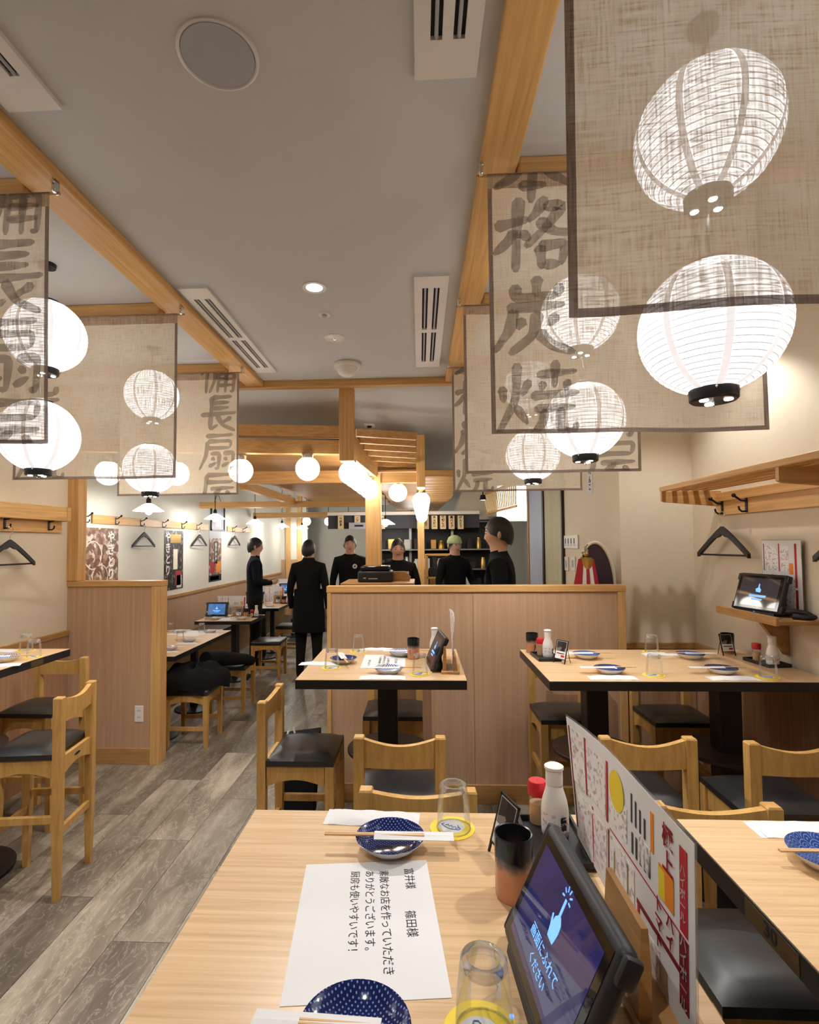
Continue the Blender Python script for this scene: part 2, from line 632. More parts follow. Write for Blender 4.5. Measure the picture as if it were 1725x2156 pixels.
def text(name, body, size, mat, parent, mtx, bold=0.0, align='CENTER', line=1.0, shear=0, ext=.0003, clip=None, warp=None):
    """flat lettering as a thin mesh; mtx places local x (reading) / y (up) / z (out)"""
    cu = bpy.data.curves.new(name, 'FONT')
    cu.body = body
    cu.size = size
    cu.align_x = align
    cu.align_y = 'CENTER'
    cu.space_line = line
    cu.offset = bold
    cu.shear = shear
    cu.extrude = ext
    cu.resolution_u = 3
    t = bpy.data.objects.new(name, cu)
    COL.objects.link(t)
    bpy.context.view_layer.update()
    me = bpy.data.meshes.new_from_object(t.evaluated_get(bpy.context.evaluated_depsgraph_get()))
    bpy.data.objects.remove(t)
    bpy.data.curves.remove(cu)
    me.transform(mtx)
    if clip:
        bm = bmesh.new()
        bm.from_mesh(me)
        for co, no in clip:
            bmesh.ops.bisect_plane(bm, geom=bm.verts[:] + bm.edges[:] + bm.faces[:], plane_co=co, plane_no=no, clear_outer=True)
        bm.to_mesh(me)
        bm.free()
    if warp:
        for v in me.vertices:
            v.co = warp(v.co)
    me.materials.clear()
    me.materials.append(mat)
    me.name = name
    o = bpy.data.objects.new(name, me)
    COL.objects.link(o)
    if parent:
        o.parent = parent
    return o


def frame(o, x, y):
    """matrix from origin, reading direction, up direction"""
    x = Vector(x).normalized()
    y = Vector(y).normalized()
    z = x.cross(y)
    m = Matrix((x, y, z)).transposed().to_4x4()
    m.translation = o
    return m


def vert(s):
    return '\n'.join(s)


def lamp(name, kind, loc, energy, col=NEUT, parent=None, size=.03, spot=None, blend=.4, aim=None):
    l = bpy.data.lights.new(name, kind)
    l.energy = energy
    l.color = col
    l.shadow_soft_size = size
    if kind == 'SPOT':
        l.spot_size = spot
        l.spot_blend = blend
    o = bpy.data.objects.new(name, l)
    COL.objects.link(o)
    o.location = loc
    if aim is not None:
        o.rotation_euler = Vector(aim).to_track_quat('-Z', 'Y').to_euler()
    if parent:
        o.parent = parent
    return o


def floor_mat():
    """stone-and-wood printed vinyl: broad clouds, long streaks and thin pale veins, each plank shifted"""
    m, nt, b = newmat('vinyl_plank')
    tc = nd(nt, 'ShaderNodeTexCoord')
    oi = nd(nt, 'ShaderNodeObjectInfo')
    sc = nd(nt, 'ShaderNodeVectorMath', operation='SCALE')
    sc.inputs[0].default_value = (41, 57, 23)
    nt.links.new(oi.outputs['Random'], sc.inputs['Scale'])
    ad = nd(nt, 'ShaderNodeVectorMath', operation='ADD')
    nt.links.new(tc.outputs['Object'], ad.inputs[0])
    nt.links.new(sc.outputs[0], ad.inputs[1])

    def nz(scale, s, d, dist):
        mp = nd(nt, 'ShaderNodeMapping')
        mp.inputs['Scale'].default_value = scale
        nt.links.new(ad.outputs[0], mp.inputs['Vector'])
        n = nd(nt, 'ShaderNodeTexNoise', i_Scale=s, i_Detail=d, i_Distortion=dist, i_Roughness=.6)
        nt.links.new(mp.outputs[0], n.inputs['Vector'])
        return n.outputs[0]
    n1 = nz((5, 1.1, 5), 1.0, 5.0, .5)
    cr = nd(nt, 'ShaderNodeValToRGB')
    e = cr.color_ramp.elements
    e[0].position, e[0].color = .30, c4(srgb(92, 84, 74))
    e[1].position, e[1].color = .70, c4(srgb(186, 174, 154))
    x = e.new(.5)
    x.color = c4(srgb(132, 121, 105))
    nt.links.new(n1, cr.inputs[0])
    n2 = nz((7, 2.6, 7), 2.2, 6.0, 1.5)
    vr = nd(nt, 'ShaderNodeValToRGB')
    v = vr.color_ramp.elements
    v[0].position, v[0].color = .475, (0, 0, 0, 1)
    v[1].position, v[1].color = .50, (1, 1, 1, 1)
    z = v.new(.525)
    z.color = (0, 0, 0, 1)
    nt.links.new(n2, vr.inputs[0])
    mu = nd(nt, 'ShaderNodeMath', operation='MULTIPLY')
    mu.inputs[1].default_value = .42
    nt.links.new(vr.outputs[0], mu.inputs[0])
    mx = nd(nt, 'ShaderNodeMix', data_type='RGBA')
    mx.inputs[7].default_value = c4(srgb(206, 198, 182))
    nt.links.new(mu.outputs[0], mx.inputs[0])
    nt.links.new(cr.outputs[0], mx.inputs[6])
    hs = nd(nt, 'ShaderNodeHueSaturation')
    mr = nd(nt, 'ShaderNodeMapRange')
    mr.inputs['To Min'].default_value = .62
    mr.inputs['To Max'].default_value = 1.28
    nt.links.new(oi.outputs['Random'], mr.inputs[0])
    nt.links.new(mr.outputs[0], hs.inputs['Value'])
    nt.links.new(mx.outputs[2], hs.inputs['Color'])
    nt.links.new(hs.outputs[0], b.inputs['Base Color'])
    b.inputs['Roughness'].default_value = .42
    return m


# ================================================================== STRUCTURE
TZ = 1.02          # high table top
CZ = 2.72          # ceiling
XL, XR, XFL = -2.63, 1.72, -3.15
fl = struct('floor', MB().box(-3.4, 3.2, -1.6, 13.6, -.12, -.002), None)
m_floor = floor_mat()
fl.data.materials.append(plain('dark_joint', srgb(70, 62, 54), .8))
pm = MB().box(-.1188, .1188, -.5988, .5988, -.004, 0).mesh('plank', m_floor)
ci = 0
for i in range(21):
    y = .2 + (i * .47) % 1.2
    while y < 9.2:
        x = -3.06 + i * .24
        if not (x < XL and y < 3.9):
            o = bpy.data.objects.new('plank', pm)
            COL.objects.link(o)
            o.location = (x, y, 0)
            o.parent = fl
        y += 1.2

struct('ceiling', MB().box(-3.4, 3.2, -1.6, 13.6, CZ, CZ + .1), m_ceil)


def wainscot(wall, x0, x1, y0, y1, mat=m_lamy):
    """laminate dado and oak rail on a wall"""
    MB().box(x0, x1, y0, y1, 0, .935).build('dado_panel', mat, wall)


w = struct('wall_left', MB().box(XL - .1, XL, -1.6, 3.96, 0, CZ), m_wall)
MB().box(XL, XL + .012, -1.6, 3.86, .0, .935).build('dado_panel', m_lamy, w)
MB().box(XL, XL + .022, -1.6, 3.86, .935, .975, .003).build('dado_rail', m_trim, w)
w = struct('wall_right', MB().box(XR, XR + .1, -1.6, 3.42, 0, CZ), m_wall)
MB().box(XR - .012, XR, -1.6, 3.42, 0, .93).build('dado_panel', m_lamy, w)
MB().box(XR - .022, XR, -1.6, 3.42, .93, .97, .003).build('dado_rail', m_trim, w)
w = struct('wall_back_right', MB().box(1.27, XR + .1, 3.42, 3.52, 0, CZ), m_wall)
MB().box(1.27, XR - .02, 3.408, 3.42, 0, .93).build('dado_panel', m_lamy, w)
MB().box(1.27, XR - .02, 3.398, 3.42, .93, .97, .003).build('dado_rail', m_trim, w)
struct('wall_front', MB().box(-2.8, 1.9, -1.7, -1.6, 0, CZ), m_wall)
struct('wall_side_right', MB().box(1.27, 1.37, 3.52, 4.72, 0, CZ), m_wall)
w = struct('wall_far_left', MB().box(XFL - .1, XFL, 3.96, 12, 0, CZ), m_wall2)
MB().box(XFL, XFL + .012, 3.96, 12, 0, .93).build('dado_panel', m_lam, w)
MB().box(XFL, XFL + .024, 3.96, 12, .93, .97, .003).build('dado_rail', m_trim, w)
struct('wall_step_left', MB().box(XFL - .1, XL - .1, 3.86, 3.96, 0, CZ), m_wall)
struct('wall_back', MB().box(-3.4, 3.2, 13.2, 13.3, 0, CZ), m_wall2)
struct('wall_far_right', MB().box(2.6, 2.7, 3.52, 13.2, 0, CZ), m_kwall)
# end of the left dining room: wood-lined return wall
w = struct('wall_return_left', MB().box(-3.15, -2.55, 12.0, 12.1, 0, CZ), m_wall2)
MB().box(-3.15, -2.55, 11.985, 12.0, 0, 1.25).build('dado_panel', m_lam, w)
for x in (-2.98, -2.72):
    MB().box(x - .05, x + .05, 11.96, 12.0, 0, CZ).build('wall_post', m_beamz, w)

# trim: ceiling beams of the coffer
t = struct('trim_1', MB().box(-1.18, -1.058, -1.6, 3.60, 2.685, CZ, .004), m_beam)
t = struct('trim_2', MB().box(.187, .295, -1.6, 3.60, 2.685, CZ, .004), m_beam)
t = struct('trim_3', MB().box(XL, XR, 3.55, 3.61, 2.672, CZ, .003), m_beamx)
NY = [.72, 1.51, 2.35, 3.18]
k = 4
for Y in NY:
    struct('trim_%d' % k, MB().box(.297, XR, Y, Y + .06, 2.655, CZ, .008, 2), m_beamx)
    struct('trim_%d' % (k + 1), MB().box(XL, -1.182, Y, Y + .06, 2.655, CZ, .008, 2), m_beamx)
    k += 2
# corner post where the left partition meets the wall
struct('trim_%d' % k, MB().box(-2.645, -2.545, 3.85, 3.95, 1.338, CZ, .003), m_beamz)


# partitions: framed laminate screens
def partition(name, label, x0, x1, y0, th, z, panels, endposts):
    p = thing(name, label, 'partition', ((x0 + x1) / 2, y0 + th / 2, 0))
    cx, cy = (x0 + x1) / 2, y0 + th / 2
    L = lambda a, b, c, d, e, f, nm, mt, bv=0: MB().box(a - cx, b - cx, c - cy, d - cy, e, f, bv).build(nm, mt, p)
    L(x0 + .01, x1 - .01, y0 + .012, y0 + th - .012, .01, z - .02, 'core', m_lamy)
    for a, b in zip(panels[:-1], panels[1:]):
        L(a + .0008, b - .0008, y0 + .004, y0 + .014, .10, z - .04, 'panel', m_lam)
        L(a + .0008, b - .0008, y0 + th - .014, y0 + th - .004, .10, z - .04, 'panel', m_lam)
    L(x0 - .004, x1 + .004, y0 - .006, y0 + th + .006, z - .042, z, 'cap_rail', m_beamx, .003)
    for a, b in endposts:
        L(a, b, y0 - .004, y0 + th + .004, 0, z - .042, 'end_post', m_beamz, .002)
    L(panels[0], panels[-1], y0 - .006, y0 + .008, 0, .115, 'baseboard', m_trim, .002)
    return p


pb = partition('low_partition', 'long low wood-grain partition screen behind the tables, trophy ribbons rising over its top', -.585, 1.262, 3.345, .06, 1.333, [-.56, .33, 1.215], [(-.585, -.56), (1.215, 1.262)])
pl = partition('low_partition', 'low wood-grain partition with a power outlet, standing off the left wall', XL, -1.915, 3.86, .1, 1.337, [XL, -1.985], [(-1.985, -1.915)])
# outlet on the left partition
t = thing('power_outlet', 'white double power outlet low on the left wood partition', 'outlet', atY(293, 1503, 3.862))
t.location.y = 3.8635
MB().box(-.033, .033, -.006, 0, -.06, .06, .004).build('cover_plate', m_white, t)
for z in (-.024, .024):
    for x in (-.007, .007):
        MB().box(x - .0015, x + .0015, -.0066, -.0058, z - .006, z + .006).build('slot', m_darkslot, t)

# ------------------------------------------------------------------ ceiling fittings
def downlight(label, x, y, e, grp='ceiling downlights', spot=115):
    t = thing('downlight', label, 'downlight', (x, y, CZ), group=grp)
    MB().lathe([(.030, -.002), (.052, -.004), (.053, -.001), (.040, 0), (.036, .0), (.030, -.002)], 32, cap=False).build('trim_ring', m_white, t, smooth=True)
    MB().lathe([(.001, -.003), (.035, -.003), (.036, -.0005), (.001, -.0005)], 32, cap=False).build('lens', m_down, t)
    lamp('downlight_beam', 'SPOT', (0, 0, -.03), e, NEUT, t, .018, math.radians(spot), .5)
    return t


downlight('round white downlight glowing in the middle of the aisle ceiling', -.447, 2.257, L_DOWN * 1.3)
for lb, x, y in (('downlight over the aisle behind the viewer', -.447, .1), ('downlight in the right bay over the wall shelf', 1.45, 2.72),
                 ('downlight in the right bay nearest the viewer', 1.30, .55), ('downlight in the left bay over the wall table', -2.25, 2.30),
                 ('downlight in the left bay nearest the viewer', -2.25, .4)):
    downlight(lb, x, y, L_DOWN * (.42 if y > 2.5 else .6 if x == -.447 else .4 if x > 0 else .8))

t = thing('ceiling_speaker', 'large round white ceiling speaker with grey grille', 'speaker', (-.449, 1.152, CZ))
MB().lathe([(.082, -.001), (.086, -.006), (.091, -.004), (.092, 0)], 48, cap=False).build('rim', m_white, t, smooth=True)
MB().lathe([(.001, -.005), (.081, -.004), (.083, 0)], 48, cap=False).build('grille', m_grey, t, smooth=True)
t = thing('sprinkler_rosette', 'small white sprinkler rosette on the ceiling between downlight and detector', 'sprinkler', (-.452, 2.532, CZ))
MB().lathe([(.012, -.003), (.029, -.005), (.031, 0)], 28, cap=False).build('rosette', m_white, t, smooth=True)
MB().lathe([(.001, -.012), (.012, -.012), (.013, -.002), (.016, 0)], 20, cap=False).build('sprinkler_head', m_grey, t, smooth=True)
t = thing('emergency_light', 'flat round white emergency light with tiny lens on the ceiling', 'light', (-.448, 2.827, CZ))
MB().lathe([(.001, -.008), (.045, -.007), (.056, -.003), (.057, 0)], 36, cap=False).build('cover', m_white, t, smooth=True)
MB().lathe([(.001, -.014), (.006, -.013), (.009, -.007)], 16, cap=False).build('lens', m_chrome, t, smooth=True)
t = thing('smoke_detector', 'domed white heat detector hanging from the ceiling near the wooden end beam', 'detector', (-.44, 3.25, CZ))
MB().lathe([(.001, -.03), (.078, -.03), (.084, -.022), (.084, -.006), (.078, 0)], 40, cap=False).build('base', m_white, t, smooth=True)
MB().lathe([(.001, -.082), (.03, -.078), (.052, -.062), (.064, -.04), (.066, -.028)], 40, cap=False).build('dome', m_white, t, smooth=True)
t = thing('smoke_detector', 'small square white sensor on the far ceiling beyond the wooden pergola', 'detector', (*atZ(778, 893, CZ)[:2], CZ))
MB().box(-.05, .05, -.05, .05, -.02, 0, .005).build('base', m_white, t)
MB().lathe([(.001, -.035), (.02, -.033), (.024, -.02)], 16, cap=False).build('lens', m_darkslot, t)


def slot_vent(label, x0, x1, y0, y1):
    cx, cy = (x0 + x1) / 2, (y0 + y1) / 2
    t = thing('slot_vent', label, 'vent', (cx, cy, CZ), group='white slot air vents in the aisle ceiling')
    hw, hl = (x1 - x0) / 2, (y1 - y0) / 2
    m = MB()
    sl = [(-.038, -.012), (.012, .038)]
    sx = [(-hw, -.038), (-.012, .012), (.038, hw)]
    for a, b in sx:
        m.box(a, b, -hl, hl, -.012, 0)
    ys = [(-hl, -hl + .10), (-.02, .02), (hl - .10, hl)]
    for a, b in sl:
        for c, d in ys:
            m.box(a, b, c, d, -.012, 0)
    m.build('frame', m_white, t)
    for a, b in sl:
        MB().box(a, b, -hl + .1, hl - .1, -.002, -.001).build('slot', m_darkslot, t)
        MB().tube([((a + b) / 2, -hl + .1, -.007), ((a + b) / 2, hl - .1, -.007)], .0045, 8).build('air_guide', m_grey, t)
    return t


slot_vent('white slot air vent at the top edge of the picture beside the right beam', .0, .147, .08, 1.23)
slot_vent('white slot air vent farther along the right ceiling beam', -.011, .136, 2.172, 3.312)
slot_vent('white slot air vent farther along the left ceiling beam', -1.036, -.908, 2.212, 3.35)
slot_vent('white slot air vent cut off at the upper left corner', -1.037, -.897, .12, 1.265)

# ------------------------------------------------------------------ noren (hanging linen cloths)
NW, NZ0, NZ1 = .755, 1.902, 2.655


STROKES = {
    '本': (.13, [[(.06, .70), (.5, .71), (.94, .73)], [(.5, .98), (.51, .5), (.5, .02)], [(.46, .66), (.28, .36), (.04, .22)], [(.54, .66), (.74, .38), (.98, .24)], [(.34, .24), (.68, .25)]]),
    '格': (.125, [[(.30, .97), (.29, .5), (.30, .03)], [(.02, .60), (.44, .70)], [(.28, .56), (.18, .40), (.02, .26)], [(.34, .54), (.46, .42)], [(.62, .97), (.55, .80), (.42, .66)], [(.60, .84), (.84, .86), (.66, .60), (.40, .34)],
                  [(.54, .68), (.74, .52), (.99, .50)], [(.58, .36), (.62, .06)], [(.56, .34), (.90, .38), (.84, .10)], [(.62, .11), (.84, .12)]]),
    '炭': (.125, [[(.5, 1.0), (.50, .74)], [(.24, .90), (.25, .72), (.76, .76)], [(.77, .90), (.76, .73)], [(.15, .60), (.85, .64)], [(.24, .60), (.20, .34), (.02, .06)], [(.36, .48), (.29, .34)], [(.76, .52), (.66, .38)],
                  [(.53, .56), (.48, .26), (.20, .03)], [(.53, .32), (.70, .14), (.99, .04)]]),
    '焼': (.10, [[(.07, .66), (.10, .46)], [(.40, .74), (.31, .54)], [(.24, .95), (.24, .50), (.03, .04)], [(.24, .42), (.40, .20)], [(.48, .80), (.96, .84)], [(.70, .98), (.70, .64)], [(.57, .72), (.54, .60)], [(.86, .74), (.84, .60)],
                 [(.42, .54), (1.0, .58)], [(.47, .38), (.96, .41)], [(.60, .38), (.57, .18), (.40, .03)], [(.79, .40), (.78, .12), (.97, .10), (.98, .22)]]),
    '備': (.095, [[(.28, .98), (.20, .78), (.03, .52)], [(.19, .74), (.19, .03)], [(.36, .86), (.98, .89)], [(.52, .98), (.52, .76)], [(.81, .98), (.78, .76)], [(.36, .69), (.98, .72)], [(.42, .69), (.40, .35), (.28, .04)],
                  [(.51, .56), (.50, .04)], [(.51, .56), (.92, .57), (.92, .06), (.83, .09)], [(.51, .40), (.92, .41)], [(.51, .24), (.92, .25)], [(.71, .56), (.71, .04)]]),
    '長': (.11, [[(.30, .97), (.30, .50)], [(.30, .94), (.84, .96)], [(.30, .79), (.78, .81)], [(.30, .65), (.78, .67)], [(.03, .48), (.98, .53)], [(.30, .48), (.30, .08), (.50, .22)], [(.86, .41), (.62, .27)], [(.46, .47), (.64, .20), (.99, .05)]]),
    '扇': (.10, [[(.14, .94), (.88, .97)], [(.20, .80), (.84, .81), (.82, .63)], [(.20, .62), (.82, .63)], [(.20, .80), (.18, .40), (.03, .04)], [(.30, .47), (.54, .49), (.53, .06), (.44, .10)], [(.33, .37), (.43, .30)], [(.27, .13), (.47, .24)],
                 [(.64, .48), (.92, .50), (.91, .05), (.82, .10)], [(.67, .37), (.77, .30)], [(.62, .13), (.81, .24)]]),
    '屋': (.10, [[(.16, .93), (.90, .95), (.87, .75)], [(.18, .74), (.87, .75)], [(.18, .93), (.17, .50), (.03, .05)], [(.30, .57), (.94, .60)], [(.58, .57), (.38, .40), (.84, .43)], [(.72, .52), (.88, .34)], [(.32, .23), (.86, .26)], [(.59, .40), (.59, .05)], [(.20, .04), (.99, .07)]]),
}


def brush(ch, size, mat, parent, cx, cz, wave, clips):
    """one brushed character as flat tapered strokes lying on the cloth"""
    wd, sts = STROKES[ch]
    bm = bmesh.new()
    for si, pts in enumerate(sts):
        P = []
        for a, b in zip(pts[:-1], pts[1:]):
            n = max(3, int(((a[0] - b[0]) ** 2 + (a[1] - b[1]) ** 2) ** .5 / .05))
            P += [Vector((a[0] + (b[0] - a[0]) * i / n, a[1] + (b[1] - a[1]) * i / n)) for i in range(n)]
        P.append(Vector(pts[-1]))
        for _ in range(2):
            P = [P[0]] + [(P[i - 1] + P[i] * 2 + P[i + 1]) / 4 for i in range(1, len(P) - 1)] + [P[-1]]
        N = len(P)
        L, Rr = [], []
        for i, p in enumerate(P):
            t = (P[min(i + 1, N - 1)] - P[max(i - 1, 0)]).normalized()
            nn = Vector((-t.y, t.x))
            k = i / (N - 1)
            w = wd * (.5 + .12 * math.cos(k * PI) + .05 * math.sin(k * 9 + si)) * (.45 if i in (0, N - 1) else 1)
            L.append(p + nn * w)
            Rr.append(p - nn * w)
        mk = lambda q: bm.verts.new(((q.x - .5) * size + (q.y - .5) * size * .06 + cx, -.00006 * si, (q.y - .5) * size + cz))
        vl, vr = [mk(q) for q in L], [mk(q) for q in Rr]
        for i in range(N - 1):
            bm.faces.new((vl[i], vr[i], vr[i + 1], vl[i + 1]))
    for co, no in clips:
        bmesh.ops.bisect_plane(bm, geom=bm.verts[:] + bm.edges[:] + bm.faces[:], plane_co=co, plane_no=no, clear_outer=True)
    for v in bm.verts:
        v.co.y += wave(v.co.x, v.co.z)
    if len(bm.faces) == 0:
        bm.free()
        return None
    me = bpy.data.meshes.new('lettering')
    bm.to_mesh(me)
    bm.free()
    me.materials.append(mat)
    o = bpy.data.objects.new('lettering', me)
    COL.objects.link(o)
    o.parent = parent
    return o


def noren(label, x0, Y, words, side, seed):
    root = thing('noren_cloth', label, 'cloth', (x0, Y, NZ1), group='linen cloths hung in rows from the ceiling rails')
    h = NZ1 - NZ0
    ph = seed * 1.7

    def wave(x, z):
        d = min(1, max(0, -z / h))
        return d * (.010 * math.sin(x * 7.5 + ph) + .006 * math.sin(x * 17 + ph * 2 + z * 3))

    def sheet(xa, xb, za, zb, dy, nx, nz):
        m = MB()
        vs = [(xa + (xb - xa) * i / nx, wave(xa + (xb - xa) * i / nx, za + (zb - za) * j / nz) + dy, za + (zb - za) * j / nz) for j in range(nz + 1) for i in range(nx + 1)]
        m.add(vs, [(j * (nx + 1) + i, j * (nx + 1) + i + 1, (j + 1) * (nx + 1) + i + 1, (j + 1) * (nx + 1) + i) for j in range(nz) for i in range(nx)])
        return m
    e = .0125
    sheet(e, NW - e, -.045, -h + e, 0, 30, 24).build('cloth_panel', m_linenA, root, smooth=True)
    sheet(0, NW, .0, -.045, 0, 30, 2).build('rod_sleeve', m_fold, root, smooth=True)
    for a, b in ((0, e), (NW - e, NW)):
        sheet(a, b, -.045, -h, 0, 1, 24).build('side_hem', m_hem, root, smooth=True)
    sheet(e, NW - e, -h + e, -h, 0, 30, 1).build('bottom_hem', m_hem, root, smooth=True)
    MB().tube([(-.03, .004, -.004), (NW + .03, .004, -.004)], .004, 10).build('rod', m_trim, root)
    br = MB()
    bx = -.018 if side_of(x0) > 0 else NW + .018
    br.box(bx - .006, bx + .006, -.012, .012, -.006, .03, .002)
    br.tube([(bx, -.016, .022), (bx, .012, .022)], .006, 8)
    br.build('rod_bracket', m_chrome, root, smooth=True)
    if words:
        s, pitch = .236, .237
        cx = .128 if side == 'L' else NW - .128
        top = -.045 + .135 + (.070 if words[0] == '本' else -.005)
        for i, ch in enumerate(words):
            cz = top - s * .5 - i * pitch
            brush(ch, s * .98, m_print, root, cx, cz + .012 - (.035 if ch == '本' else 0), lambda x, z: wave(x, z) - .0012,
                  [((0, 0, -.003), (0, 0, 1)), ((0, 0, -h + .004), (0, 0, -1)), ((.002, 0, 0), (-1, 0, 0)), ((NW - .002, 0, 0), (1, 0, 0))])
    return root


def side_of(x):
    return 1 if x > -.5 else -1


R0, L0 = .205, -1.09 - NW
noren('nearest plain-looking linen cloth, filling the upper right corner', R0, NY[0] - .02, None, 'R', 1)
noren('second linen cloth on the right, with a column of large brushed characters', R0, NY[1] - .02, '本格炭焼', 'L', 2)
noren('linen cloth on the right, third from the viewer, lettering at its right side', R0, NY[2] - .02, '備長扇屋', 'R', 3)
noren('linen cloth on the right, farthest of the row, brushed characters at its left side', R0, NY[3] - .02, '本格炭焼', 'L', 4)
noren('linen cloth at the left edge of the picture with large brushed characters', L0, NY[1] - .02, '備長扇屋', 'R', 5)
noren('middle linen cloth of the left row, blank at its right side', L0, NY[2] - .02, '本格炭焼', 'L', 6)
noren('farthest linen cloth of the left row with brushed characters along its right side', L0, NY[3] - .02, '備長扇屋', 'R', 7)


# ------------------------------------------------------------------ paper lanterns
def make_lantern():
    r, n = .1425, 26
    t = thing('paper_lantern', 'round white paper lantern', 'lantern', group='round paper lanterns in the side bays')
    pr = []
    a0, a1 = .33, PI - .33
    for i in range(n * 3 + 1):
        a = a0 + (a1 - a0) * i / (n * 3)
        bulge = .0012 * math.sin(PI * ((i % 3) / 3)) if i % 3 else -.0006
        pr.append(((r + bulge) * math.sin(a), -(r * .97) * math.cos(a)))
    MB().lathe(pr, 40, cap=False).build('paper_body', m_lantern, t, smooth=True)
    rb = MB()
    for i in range(n + 1):
        a = a0 + (a1 - a0) * i / n
        rr, z = (r + .0004) * math.sin(a), -(r * .97) * math.cos(a)
        rb.tube([(rr * math.cos(2 * PI * k / 36), rr * math.sin(2 * PI * k / 36), z) for k in range(36)], .0016, 4, close=True)
    tag(rb.build('rib', m_rib, t), kind='stuff')
    for k in range(8):
        an = 2 * PI * (k + .5) / 8
        m = MB()
        vs = []
        for i in range(31):
            a = a0 + (a1 - a0) * i / 30
            rr = (r + .0016) * math.sin(a)
            for s in (-1, 1):
                b = an + s * .0068 / max(.05, rr)
                vs.append((rr * math.cos(b), rr * math.sin(b), -(r * .97 + .0016) * math.cos(a)))
        m.add(vs, [(2 * i, 2 * i + 1, 2 * i + 3, 2 * i + 2) for i in range(30)])
        m.build('paper_seam', m_seam, t)
    zb = -(r * .97) * math.cos(a0)
    rc = r * math.sin(a0)
    c = MB().lathe([(.001, zb - .024), (rc - .004, zb - .026), (rc, zb - .022), (rc + .001, zb + .004), (rc - .004, zb + .004)], 36, cap=False).build('bottom_collar', m_black, t, smooth=True)
    MB().lathe([(.001, -zb + .012), (rc * .8, -zb + .012), (rc, -zb + .008), (rc, -zb - .004)], 36, cap=False).build('top_collar', m_black, t, smooth=True)
    for k in range(3):
        a = 2 * PI * k / 3 + .5
        MB().lathe([(.001, -.001), (.008, -.001), (.009, .001), (.001, .001)], 14, (.027 * math.cos(a), .027 * math.sin(a), zb - .0265), cap=False).build('led_spot', m_led, c)
    MB().tube([(.006 * math.cos(2 * PI * k / 16), 0, zb - .031 + .006 * math.sin(2 * PI * k / 16)) for k in range(16)], .0008, 5, close=True).build('ring', m_chrome, c)
    for k in range(4):
        a = PI / 2 * k + .3
        MB().sphere((rc * math.cos(a), rc * math.sin(a), zb - .005), .003, 8, 6).build('rivet', m_chrome, c)
    return t


LAN = Proto(make_lantern())


def hang(label, x, y, z, top=CZ, led=True):
    o = LAN.put((x, y, z), random.uniform(0, 6), label)
    return o


LP = [('upper paper lantern glowing through the nearest right cloth', .626, 1.14, 2.471), ('big bare paper lantern at right, lowest and nearest, its ribs showing', .624, 1.14, 2.05),
      ('upper lantern behind the lettered right cloth', .613, 2.0, 2.457), ('lower lantern peeping out below the lettered right cloth', .622, 2.0, 2.054),
      ('upper lantern deepest in the right bay', .617, 2.9, 2.446), ('lower lantern deepest in the right bay, above the partition', .62, 2.9, 2.073),
      ('upper lantern half hidden by the left-edge cloth', -1.466, 2.0, 2.43), ('lower lantern half hidden by the left-edge cloth', -1.487, 2.0, 2.032),
      ('upper lantern deepest in the left bay', -1.501, 2.9, 2.447), ('lower lantern deepest in the left bay', -1.504, 2.9, 2.03),
      ('lower lantern of the left bay beside the viewer', -1.49, 1.14, 2.04), ('upper lantern of the left bay beside the viewer', -1.48, 1.14, 2.46)]
for i, (lb, x, y, z) in enumerate(LP):
    hang(lb, x, y, z)
    up = z > 2.2
    cz = thing('lantern_cord', 'cord above the ' + lb, 'cord', (x, y, z + .145), group='black cords of the paper lanterns') if up else None
    if up:
        MB().tube([(0, 0, 0), (0, 0, CZ - z - .145)], .003, 6).build('cord', m_iron, cz)
        MB().lathe([(.001, CZ - z - .16), (.03, CZ - z - .16), (.032, CZ - z - .145)], 20, cap=False).build('ceiling_cap', m_black, cz)
    else:
        # lower lantern hangs from the upper one and its three small spots light the tables
        lw = thing('lantern_cord', 'cord of the ' + lb, 'cord', (x, y, z + .145), group='black cords of the paper lanterns')
        MB().tube([(0, 0, 0), (0, 0, .11)], .003, 6).build('cord', m_iron, lw)
    lamp('lantern_led', 'SPOT', (x, y, z - .175), L_LED * (.5 if up else 1), NEUT, None, .02, math.radians(110), .6)


